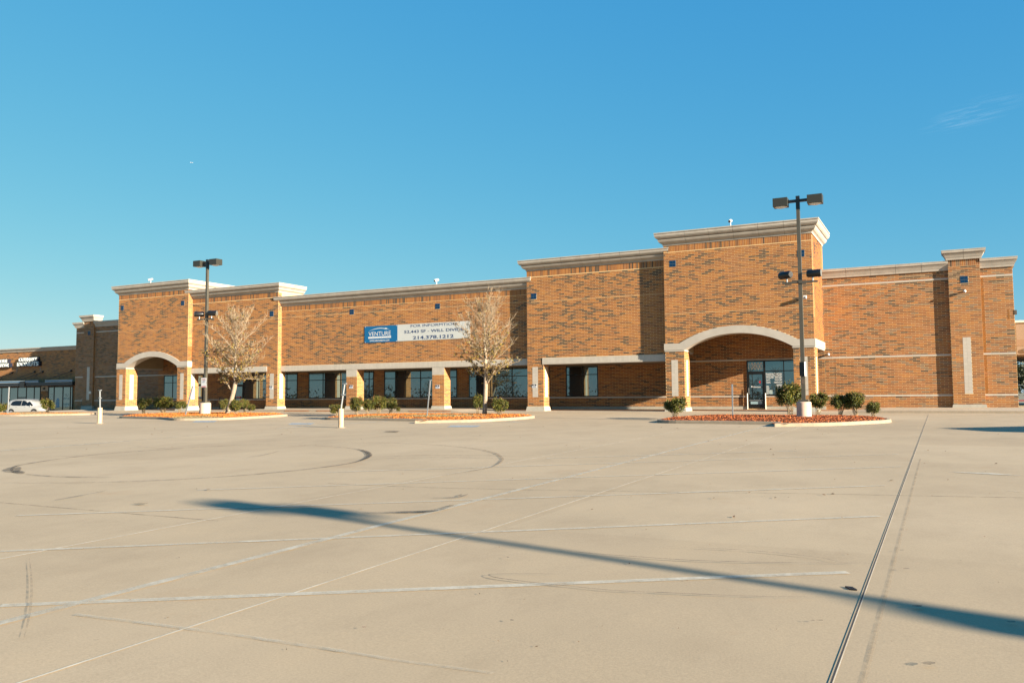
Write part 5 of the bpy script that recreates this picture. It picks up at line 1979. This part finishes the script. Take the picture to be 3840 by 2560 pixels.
# ------------------------------------------------------------------ shrubs
def shrub_mesh(seed, kind):
    """unit shrub: 1 m tall, about 1 m wide"""
    R = random.Random(seed)
    st, lf = MB(), MB()
    low = 0.40 if kind != 2 else 0.12
    clumps = []
    for k in range(15):
        a = R.uniform(0, 6.28)
        rr = math.sqrt(R.random()) * 0.39
        clumps.append((Vector((rr * math.cos(a), rr * math.sin(a), R.uniform(low + 0.10, 0.86))), R.uniform(0.10, 0.22)))
    for k in range(16):
        a = R.uniform(0, 6.28)
        b_ = Vector((0.10 * math.cos(a), 0.10 * math.sin(a), -0.06))
        c = R.choice(clumps)[0]
        p = [b_, b_.lerp(c, 0.5) + Vector((R.uniform(-.04, .04), R.uniform(-.04, .04), 0.06)), c]
        st.tube(p, [0.012, 0.009, 0.006], 4, cap=False, col=(0.30, 0.22, 0.13))
    for c, rr in clumps:
        n = int(260 * (rr / 0.15) ** 2)
        warm = R.random()
        for _ in range(n):
            d = Vector((R.gauss(0, 1), R.gauss(0, 1), R.gauss(0, 1))).normalized()
            p = c + d * rr * R.uniform(0.35, 1.12)
            L, W = R.uniform(0.05, 0.085), R.uniform(0.016, 0.027)
            a = (d + Vector((R.uniform(-1, 1), R.uniform(-1, 1), R.uniform(-1, 0.6)))).normalized()
            s = a.cross(Vector((R.uniform(-1, 1), R.uniform(-1, 1), R.uniform(-1, 1)))).normalized()
            t = R.random()
            if t < 0.42: cc = (0.06, 0.08, 0.014)
            elif t < 0.70: cc = (0.15, 0.165, 0.022)
            elif t < 0.92: cc = (0.28, 0.24, 0.032)
            else: cc = (0.22, 0.075, 0.02) if (kind == 1 or p.z > 0.8) else (0.15, 0.13, 0.03)
            lf.add([p, p + a * L * 0.5 + s * W, p + a * L, p + a * L * 0.5 - s * W], [(0, 1, 2, 3)], 0, cc)
    # sprays that break the outline
    for _ in range(46):
        c, rr = R.choice(clumps)
        d = Vector((R.gauss(0, 1), R.gauss(0, 1), R.uniform(0.1, 1.3))).normalized()
        q = [c, c + d * rr * 1.1, c + d * rr * 1.9]
        st.tube(q, [0.005, 0.004, 0.003], 3, cap=False, col=(0.25, 0.16, 0.07))
        for j in range(9):
            p = q[1].lerp(q[2], R.random())
            a = (d + Vector((R.uniform(-1, 1), R.uniform(-1, 1), R.uniform(-1, 1)))).normalized()
            s = a.cross(Vector((0.3, 0.2, 1))).normalized()
            cc = R.choice([(0.10, 0.12, 0.02), (0.26, 0.085, 0.025), (0.18, 0.16, 0.03)]) if kind else R.choice([(0.08, 0.11, 0.02), (0.14, 0.14, 0.03)])
            lf.add([p, p + a * 0.028 + s * 0.012, p + a * 0.055, p + a * 0.028 - s * 0.012], [(0, 1, 2, 3)], 0, cc)
    return st.mesh('stems', M_STEM), lf.mesh('foliage', M_LEAF)


M_STEM = attr_mat('shrub_stem', 0.9, 0.2, 12)
SHM = [shrub_mesh(21, 0), shrub_mesh(22, 1), shrub_mesh(23, 2), shrub_mesh(24, 1)]
SHR = [  # px, py base, width px, height px, island, mesh, label
    (2535, 1559, 84, 72, I_R, 2, 'rounded dark green shrub low to the ground at the left end of the red mulch'),
    (2963, 1556, 86, 106, I_R, 0, 'largest leggy green shrub just left of the right lamp post pedestal'),
    (3066, 1553, 64, 74, I_R, 3, 'green shrub touching the right side of the right lamp post pedestal'),
    (3152, 1557, 62, 69, I_R, 0, 'dark leggy shrub first of the three right of the pedestal'),
    (3212, 1557, 66, 80, I_R, 3, 'taller middle shrub of the three right of the pedestal'),
    (3274, 1559, 54, 56, I_R, 2, 'small shrub at the right end of the red mulch'),
    (1263, 1561, 46, 41, I_M, 1, 'reddish shrub behind the middle bollard'),
    (1337, 1557, 42, 63, I_M, 1, 'leggy shrub in front of the left plain-capped pillar'),
    (1378, 1555, 40, 51, I_M, 0, 'short dark shrub second from the left behind the orange mulch'),
    (1418, 1554, 50, 64, I_M, 1, 'full shrub with red tips in the middle of the orange bed'),
    (1463, 1551, 44, 54, I_M, 3, 'leggy round-topped shrub right of the full red-tipped shrub'),
    (1494, 1550, 13, 23, I_M, 3, 'tiny sprig of a shrub alone in the orange mulch'),
    (1793, 1552, 44, 64, I_M, 0, 'narrow shrub hugging the left of the straight tree trunk'),
    (1874, 1555, 62, 66, I_M, 2, 'round bushy shrub right of the straight tree trunk'),
    (539, 1549, 46, 52, I_L, 1, 'red-tipped shrub under the arch of the left tower'),
    (613, 1546, 62, 54, I_L, 1, 'wide untidy shrub in front of the arched left window'),
    (675, 1546, 42, 38, I_L, 0, 'small shrub left of the leaning post'),
    (838, 1547, 28, 46, I_L, 3, 'narrow shrub left of the leaning tree trunk'),
    (885, 1553, 46, 50, I_L, 1, 'bright leafy shrub right of the leaning tree trunk'),
    (919, 1547, 32, 46, I_L, 3, 'upright shrub behind the bright leafy one by the leaning tree'),
    (941, 1548, 26, 31, I_L, 1, 'small shrub at the right end of the left orange bed'),
    (-2, 1542, 56, 50, I_D, 2, 'yellow green shrub at the left edge in front of the white car'),
    (179, 1542, 50, 49, I_D, 2, 'round yellow green shrub hiding the front of the white car')]
for i, (px, py, wp, hp, P2, k, lab) in enumerate(SHR):
    b_ = on_bed(px, py, P2)
    s = px_per_m(b_)
    r = empty('shrub', b_, lab, 'shrub', 'clipped shrubs in the planting islands')
    W, H = wp / s / 0.88, hp / s / 0.95
    for me, nm in zip(SHM[k], ('stems', 'foliage')):
        o = bpy.data.objects.new(nm, me)
        o.parent = r
        COL.objects.link(o)
    r.scale = (W, W, H)
    r.rotation_euler = (0, 0, (i * 1.7) % 6.28)

# ------------------------------------------------------------------ parked car
M_CARW = simple('car_white_paint', (0.40, 0.40, 0.39), 0.25)
M_CARG = simple('car_glass', (0.008, 0.009, 0.010), 0.08)
M_TYRE = simple('tyre_rubber', (0.015, 0.015, 0.015), 0.8)
M_RIM = simple('alloy_rim', (0.5, 0.5, 0.52), 0.35, 0.7)
M_TAIL = simple('tail_lamp_red', (0.55, 0.01, 0.015), 0.2)
cd_ = ray(113, 1496.5)
cb = cd_ * (54.3 / cd_.y)
cb.z = lot_z(cb.x, cb.y)
car = empty('parked_car', cb, 'white sport utility car parked behind the left mulch bed, tail to the left', 'car')
prof = [  # x (rear -> front), z_bottom, z_belt, z_roof, half width belt, half width roof
    (-2.30, 0.55, 0.95, 1.00, 0.72, 0.60), (-2.22, 0.35, 1.02, 1.28, 0.84, 0.62), (-2.05, 0.30, 1.05, 1.52, 0.89, 0.64), (-1.70, 0.28, 1.05, 1.62, 0.92, 0.66), (-1.0, 0.26, 1.03, 1.68, 0.93, 0.67),
    (-0.2, 0.25, 1.00, 1.69, 0.93, 0.67), (0.4, 0.25, 0.98, 1.64, 0.93, 0.66), (0.85, 0.25, 0.97, 1.48, 0.92, 0.64), (1.25, 0.25, 0.97, 1.18, 0.91, 0.66), (1.45, 0.25, 0.97, 1.02, 0.90, 0.72), (1.9, 0.26, 0.92, 0.95, 0.88, 0.70), (2.2, 0.30, 0.80, 0.84, 0.80, 0.62), (2.32, 0.42, 0.68, 0.70, 0.66, 0.52)]
ca = math.radians(12.5)
cM = Matrix.Translation(cb) @ Matrix.Rotation(ca, 4, 'Z')


def carv(x, y, z):
    return cM @ Vector((x, y, z))


bd = MB()
rings = []
for (x, zb, zl, zr, hb, hr) in prof:
    ring = [(-hb * 0.94, zb), (-hb, zb + 0.18), (-hb, zl - 0.08), (-hb * 0.985, zl), (-hr, zr - 0.05), (-hr * 0.85, zr), (hr * 0.85, zr), (hr, zr - 0.05), (hb * 0.985, zl), (hb, zl - 0.08), (hb, zb + 0.18), (hb * 0.94, zb)]
    rings.append([carv(x, y, z) for y, z in ring])
n = 12
bd.add([p for r_ in rings for p in r_], [(i * n + k, (i + 1) * n + k, (i + 1) * n + (k + 1) % n, i * n + (k + 1) % n) for i in range(len(rings) - 1) for k in range(n)] + [tuple(range(n)), tuple(range(len(rings) * n - 1, len(rings) * n - n - 1, -1))])
smooth_by_angle(bd.build('body', M_CARW, car), 40)
for side in (-1, 1):
    for (poly, nm) in (([(-1.62, 1.16), (-1.25, 1.07), (-0.25, 1.05), (-0.28, 1.58), (-1.1, 1.575), (-1.45, 1.48)], 'window'), ([(-0.20, 1.05), (1.05, 1.03), (1.18, 1.08), (0.72, 1.44), (0.25, 1.56), (-0.22, 1.585)], 'window')):
        mb = MB()
        v = []
        for (x, z) in poly:
            hb = hr = zl = zr = None
            for a, b_ in zip(prof[:-1], prof[1:]):
                if a[0] <= x <= b_[0]:
                    t = (x - a[0]) / (b_[0] - a[0])
                    zl, zr, hb, hr = (a[i] + (b_[i] - a[i]) * t for i in (2, 3, 4, 5))
            t = min(1, max(0, (z - zl) / max(0.05, zr - 0.05 - zl)))
            v.append(carv(x, side * (hb * 0.985 + (hr - hb * 0.985) * t + 0.012), z))
        f = tuple(range(len(v)))
        mb.add(v, [f if side < 0 else f[::-1]])
        mb.build(nm, M_CARG, car)
    for wx in (-1.42, 1.40):
        wc = carv(wx, side * 0.86, 0.34)
        ax = (cM.to_3x3() @ Vector((0, side, 0))).normalized()
        wo_ = MB()
        wo_.tube([wc - ax * 0.12, wc + ax * 0.09], 0.345, 22)
        ty = wo_.build('wheel', M_TYRE, car)
        rm = MB()
        rm.tube([wc + ax * 0.085, wc + ax * 0.100], 0.235, 20)
        rm.build('rim', M_RIM, ty)
        ar = MB()
        ar.tube([wc - ax * 0.05, wc + ax * 0.078], 0.41, 22)
        ar.build('wheel_arch', M_BLACK, car)
    mb = MB()
    mb.add([carv(x, side * y, z) for x, y, z in ((-2.30, 0.66, 0.93), (-2.18, 0.875, 0.93), (-1.78, 0.937, 1.0), (-2.06, 0.90, 1.13), (-2.26, 0.74, 1.10))], [(0, 1, 2, 3, 4) if side < 0 else (4, 3, 2, 1, 0)])
    mb.build('tail_lamp', M_TAIL, car)
    mb = MB()
    mb.tube([carv(-1.6, side * 0.62, 1.66), carv(-1.0, side * 0.63, 1.72), carv(0.2, side * 0.63, 1.71), carv(0.5, side * 0.62, 1.66)], 0.022, 6)
    mb.build('roof_rail', M_GALV, car)
    for hx in (-0.75, 0.35):
        a_, b_ = carv(hx - 0.1, side * 0.95, 0.93), carv(hx + 0.1, side * 0.95, 0.935)
        MB().tube([a_, b_], 0.02, 6).build('door_handle', M_CARW, car)
    MB().tube([carv(0.98, side * 0.94, 1.03), carv(1.06, side * 1.02, 1.05)], 0.05, 8).build('mirror', M_CARW, car)
mb = MB()
mb.add([carv(-2.285, -0.58, 1.06), carv(-2.285, 0.58, 1.06), carv(-2.10, 0.56, 1.48), carv(-2.10, -0.56, 1.48)], [(0, 3, 2, 1)])
mb.build('rear_window', M_CARG, car)
mb = MB()
mb.add([carv(1.33, -0.60, 1.04), carv(1.33, 0.60, 1.04), carv(0.80, 0.58, 1.51), carv(0.80, -0.58, 1.51)], [(0, 1, 2, 3)])
mb.build('windscreen', M_CARG, car)
MB().tube([carv(-2.32, -0.7, 0.42), carv(-2.34, 0, 0.42), carv(-2.32, 0.7, 0.42)], 0.07, 8).build('bumper', M_BLACK, car)

# ------------------------------------------------------------------ beyond the right corner
cn = empty('drive_through_canopy', (12, 78, -1.05), 'peach stucco canopy building past the right corner of the brick wall', 'building')
M_PEACH = simple('peach_stucco', (0.36, 0.25, 0.175), 0.9, noise=0.05, scale=0.5)
M_PEACH2 = simple('brown_stucco', (0.34, 0.21, 0.13), 0.9)
MB().box(5.4, 30, 76, 92, 2.95, 5.45).build('fascia', M_PEACH, cn)
MB().box(5.3, 30.1, 75.88, 92.1, 5.45, 5.62).build('parapet_cap', M_CREAM, cn)
MB().box(5.38, 30.02, 75.98, 92.02, 3.62, 4.12).build('brown_band', M_PEACH2, cn)
MB().box(5.5, 29.9, 76.1, 91.9, 2.90, 2.949).build('soffit', M_PEACH2, cn)
MB().box(14, 30, 80, 90, -1.1, 2.9).build('shop_block', M_PEACH, cn)
for x in (11.5, 20, 28):
    MB().box(x, x + 0.7, 77, 77.7, -1.1, 2.9).build('column', M_PEACH, cn)
mb = MB()
pts = [(6.0 + 0.75 + 0.6 * math.cos(t) * (1) + (0.6 if math.cos(t) > 0 else -0.6) * 0.0, 3.27 + 0.17 * math.sin(t)) for t in [math.pi * k / 8 for k in range(16)]]
mb.poly_y([(5.8 + (0.0 if math.cos(t) < 0 else 0.9) + 0.16 * math.cos(t) + 0.2, 3.27 + 0.16 * math.sin(t)) for t in [2 * math.pi * k / 20 for k in range(20)]], 75.9, 75.96)
mb.build('plaque', simple('grey_blue_plaque', (0.16, 0.22, 0.27), 0.5), cn)
tag(MB().box(4.4, 60, 118, 118.25, -1.05, -0.88).build('kerb', simple('red_kerb_paint', (0.45, 0.08, 0.07), 0.8)), kind='structure')
fe = empty('chain_fence', (20, 124, -1.05), 'thin wire fence in front of dark trees at the right edge', 'fence')
mb = MB()
for z in (-0.9, 0.1, 0.95):
    mb.tube([(3, 124, z), (60, 124, z)], 0.03, 4)
mb.build('rail', M_GALV, fe)
for i in range(24):
    MB().tube([(3 + i * 2.4, 124, -1.1), (3 + i * 2.4, 124, 1.0)], 0.03, 5).build('fence_post', M_GALV, fe)


def leafy_tree(base, H, Rr, seed, label, cols, n=2200):
    R = random.Random(seed)
    r = empty('leafy_tree', base, label, 'tree', 'trees beyond the right corner')
    b_ = Vector(base)
    MB().tube([b_, b_ + Vector((0.1, 0, H * 0.5)), b_ + Vector((0, 0, H * 0.85))], [0.25, 0.18, 0.06], 7).build('trunk', M_BARK, r)
    lf = MB()
    cl = [(b_ + Vector((R.gauss(0, Rr * 0.45), R.gauss(0, Rr * 0.45), H * R.uniform(0.18, 0.92))), R.uniform(0.25, 0.45) * Rr) for _ in range(14)]
    for _ in range(n):
        c, rr = R.choice(cl)
        d = Vector((R.gauss(0, 1), R.gauss(0, 1), R.gauss(0, 1))).normalized()
        p = c + d * rr * R.uniform(0.5, 1.1)
        a = Vector((R.uniform(-1, 1), R.uniform(-1, 1), R.uniform(-1, 1))).normalized()
        s = a.cross(d).normalized()
        L = R.uniform(0.15, 0.35)
        lf.add([p, p + a * L + s * L * 0.5, p + a * L * 2, p + a * L - s * L * 0.5], [(0, 1, 2, 3)], 0, R.choice(cols))
    lf.build('crown', M_LEAF, r)


DG = [(0.03, 0.045, 0.015), (0.05, 0.06, 0.02), (0.08, 0.07, 0.03)]
OL = [(0.12, 0.12, 0.035), (0.08, 0.09, 0.03), (0.16, 0.13, 0.05)]
leafy_tree((8.5, 134, -1.05), 5.2, 3.2, 1, 'dark dense tree behind the wire fence at the right edge', DG)
leafy_tree((14.0, 140, -1.05), 6.0, 3.5, 2, 'taller olive tree behind the wire fence beyond the frame edge', OL)
leafy_tree((5.0, 150, -1.05), 6.5, 3.5, 3, 'olive tree far behind the brick corner', OL)
mb = MB()
for i in range(260):
    x = -400 + i * 5 + rnd.uniform(-2, 2)
    h = 5 + 4 * vnoise(i * 0.4, 3)
    for _ in range(7):
        p = Vector((x + rnd.gauss(0, 3), 330 + rnd.gauss(0, 8), -1 + rnd.uniform(0, h)))
        a, s = Vector((rnd.uniform(-1, 1), rnd.uniform(-1, 1), rnd.uniform(-1, 1))) * 3, Vector((rnd.uniform(-1, 1), rnd.uniform(-1, 1), rnd.uniform(-1, 1))) * 3
        mb.add([p - a, p + s, p + a, p - s], [(0, 1, 2, 3)], 0, rnd.choice(DG + OL))
tag(mb.build('far_trees', M_LEAF), kind='stuff')

# ------------------------------------------------------------------ out of frame: what the glass mirrors
mb = MB()
R = random.Random(3)
for i in range(34):
    x = -150 + i * 6.5 + R.uniform(-3, 3)
    y = -38 - R.uniform(0, 30)
    H = R.uniform(5, 9)
    b_ = Vector((x, y, lot_z(x, y)))
    mb.tube([b_, b_ + Vector((0, 0, H))], [0.16, 0.03], 5, col=(0.10, 0.08, 0.06))
    for k in range(46):
        t = R.uniform(0.25, 0.95)
        az = R.uniform(0, 6.28)
        pts = bent(b_ + Vector((0, 0, H * t)), (math.cos(az), math.sin(az), 0.7), H * 0.42 * (1.1 - 0.7 * t), 3, 0.08, 0.2, R)
        mb.tube(pts, [0.04, 0.03, 0.02, 0.012], 3, cap=False, col=(0.10, 0.08, 0.06))
    for k in range(520):
        p = Vector((x + R.gauss(0, 3), y + R.gauss(0, 2), b_.z + abs(R.gauss(0, 1.7)) * (0.6 + 0.8 * vnoise(i * 0.9, 2))))
        a, s = Vector((R.uniform(-1, 1), R.uniform(-1, 1), R.uniform(-1, 1))) * 0.28, Vector((R.uniform(-1, 1), R.uniform(-1, 1), R.uniform(-1, 1))) * 0.28
        mb.add([p - a, p + s, p + a, p - s], [(0, 1, 2, 3)], 0, (0.05, 0.05, 0.025))
tag(mb.build('roadside_trees', M_LEAF), kind='stuff')
# power line along the road behind the camera
pw = empty('power_line', (-40, -28, lot_z(0, -28)), 'wooden utility poles and sagging wires along the road opposite the shops', 'power line')
for i in range(6):
    x = -130 + i * 34
    MB().tube([(x, -28, lot_z(0, -28)), (x, -28, 9.0)], [0.16, 0.11], 8).build('pole', M_BARK, pw)
    MB().box(x - 0.06, x + 0.06, -29.2, -26.8, 8.2, 8.35).build('crossarm', M_BARK, pw)
for dy, z in ((-29.1, 8.4), (-28, 8.9), (-26.9, 8.4), (-28, 6.6), (-28, 5.8)):
    mb = MB()
    pts = []
    for i in range(5):
        for k in range(10):
            t = k / 10
            pts.append((-130 + (i + t) * 34, dy, z - 1.0 * 4 * t * (1 - t)))
    mb.tube(pts, 0.035, 4)
    mb.build('wire', M_BLACK, pw)

# made-up box truck added out of view to cast a shadow into the lot
trk_c = Vector((15.5, 31.2))
ta = math.radians(38)
tM = Matrix.Translation((trk_c.x, trk_c.y, lot_z(trk_c.x, trk_c.y))) @ Matrix.Rotation(ta, 4, 'Z')
trk = empty('shadow_caster_truck', (trk_c.x, trk_c.y, lot_z(trk_c.x, trk_c.y)), 'made-up white box truck added out of view on the right to cast a shadow', 'truck')


def tbox(x0, x1, y0, y1, z0, z1, m, nm, par=trk):
    mb = MB().box(x0, x1, y0, y1, z0, z1)
    mb.v = [tuple(tM @ Vector(p)) for p in mb.v]
    return mb.build(nm, m, par)


tbox(-3.2, 1.9, -1.2, 1.2, 0.9, 3.3, M_WHITE, 'cargo_box')
tbox(2.0, 3.8, -1.05, 1.05, 0.6, 2.4, M_WHITE, 'cab')
tbox(3.801, 3.83, -0.9, 0.9, 1.5, 2.25, M_CARG, 'windscreen')
tbox(-3.1, 3.6, -0.5, 0.5, 0.55, 0.9, M_BLACK, 'chassis')
for wx in (-2.2, 2.9):
    for wy in (-0.95, 0.95):
        c = tM @ Vector((wx, wy, 0.42))
        ax = tM.to_3x3() @ Vector((0, 1, 0))
        MB().tube([c - ax * 0.14, c + ax * 0.14], 0.42, 18).build('wheel', M_TYRE, trk)

# ------------------------------------------------------------------ airliner and a wisp of cirrus
ap = ray(719, 610.5).normalized() * 8200
pl = empty('airliner', ap, 'tiny white airliner high in the left sky', 'aeroplane')
d = Vector((1, 0.25, -0.03)).normalized()
sd = Vector((0, 0, 1)).cross(d).normalized()
mb = MB()
mb.tube([ap - d * 15, ap - d * 11, ap + d * 11, ap + d * 14], [0.5, 1.7, 1.9, 0.6], 10)
mb.build('fuselage', M_WHITE, pl)
mb = MB()
for s in (-1, 1):
    a = ap + d * 3
    mb.add([a, a - d * 6, a + sd * s * 15 - d * 9, a + sd * s * 15 - d * 7, a + Vector((0, 0, .4)), a - d * 6 + Vector((0, 0, .4)), a + sd * s * 15 - d * 9 + Vector((0, 0, 1.2)), a + sd * s * 15 - d * 7 + Vector((0, 0, 1.2))],
           [(0, 1, 2, 3), (7, 6, 5, 4), (0, 3, 7, 4), (1, 5, 6, 2), (2, 6, 7, 3)])
mb.build('wing', M_WHITE, pl)
mb = MB()
a = ap - d * 11
mb.add([a, a - d * 4, a - d * 5 + Vector((0, 0, 5.5)), a - d * 3 + Vector((0, 0, 5.5)), a + sd * .3, a - d * 4 + sd * .3, a - d * 5 + Vector((0, 0, 5.5)) + sd * .3, a - d * 3 + Vector((0, 0, 5.5)) + sd * .3],
       [(0, 1, 2, 3), (7, 6, 5, 4), (0, 3, 7, 4), (1, 5, 6, 2), (2, 6, 7, 3)])
mb.build('tail_fin', M_WHITE, pl)

m, n_, l_, b_ = mat('cirrus')
tc = n_.new('ShaderNodeTexCoord')
mp = n_.new('ShaderNodeMapping')
mp.inputs['Scale'].default_value = (2.0, 9.0, 1)
l_.new(tc.outputs['UV'], mp.inputs['Vector'])
nz = n_.new('ShaderNodeTexNoise')
nz.inputs['Scale'].default_value = 1.3
nz.inputs['Detail'].default_value = 7
nz.inputs['Roughness'].default_value = 0.6
nz.inputs['Distortion'].default_value = 0.8
l_.new(mp.outputs[0], nz.inputs['Vector'])
rp = ramp(n_, [(0.46, (0, 0, 0)), (0.80, (0.17, 0.17, 0.17))])
l_.new(nz.outputs['Fac'], rp.inputs[0])
gd = n_.new('ShaderNodeTexGradient')
gd.gradient_type = 'SPHERICAL'
mp2 = n_.new('ShaderNodeMapping')
mp2.inputs['Location'].default_value = (-1, -1, 0)
mp2.inputs['Scale'].default_value = (2, 2, 1)
l_.new(tc.outputs['UV'], mp2.inputs['Vector'])
l_.new(mp2.outputs[0], gd.inputs['Vector'])
mu = n_.new('ShaderNodeMath')
mu.operation = 'MULTIPLY'
l_.new(rp.outputs[0], mu.inputs[0])
l_.new(gd.outputs['Fac'], mu.inputs[1])
di = n_.new('ShaderNodeBsdfDiffuse')
di.inputs['Color'].default_value = (0.9, 0.9, 0.9, 1)
tl = n_.new('ShaderNodeBsdfTranslucent')
tl.inputs['Color'].default_value = (0.9, 0.9, 0.9, 1)
ad = n_.new('ShaderNodeAddShader')
l_.new(di.outputs[0], ad.inputs[0])
l_.new(tl.outputs[0], ad.inputs[1])
ts = n_.new('ShaderNodeBsdfTransparent')
mx = n_.new('ShaderNodeMixShader')
l_.new(mu.outputs[0], mx.inputs[0])
l_.new(ts.outputs[0], mx.inputs[1])
l_.new(ad.outputs[0], mx.inputs[2])
l_.new(mx.outputs[0], n_['Material Output'].inputs['Surface'])
CZ = 3200
q = [on_z(3380, 545, CZ), on_z(3800, 455, CZ), on_z(3960, 290, CZ), on_z(3540, 385, CZ)]
me = bpy.data.meshes.new('clouds')
me.from_pydata([tuple(p) for p in q], [], [(0, 1, 2, 3)])
uv = me.uv_layers.new(name='UVMap')
for i, c in enumerate(((0, 0), (1, 0), (1, 1), (0, 1))):
    uv.data[i].uv = c
me.materials.append(m)
o = bpy.data.objects.new('clouds', me)
COL.objects.link(o)
tag(o, kind='stuff')
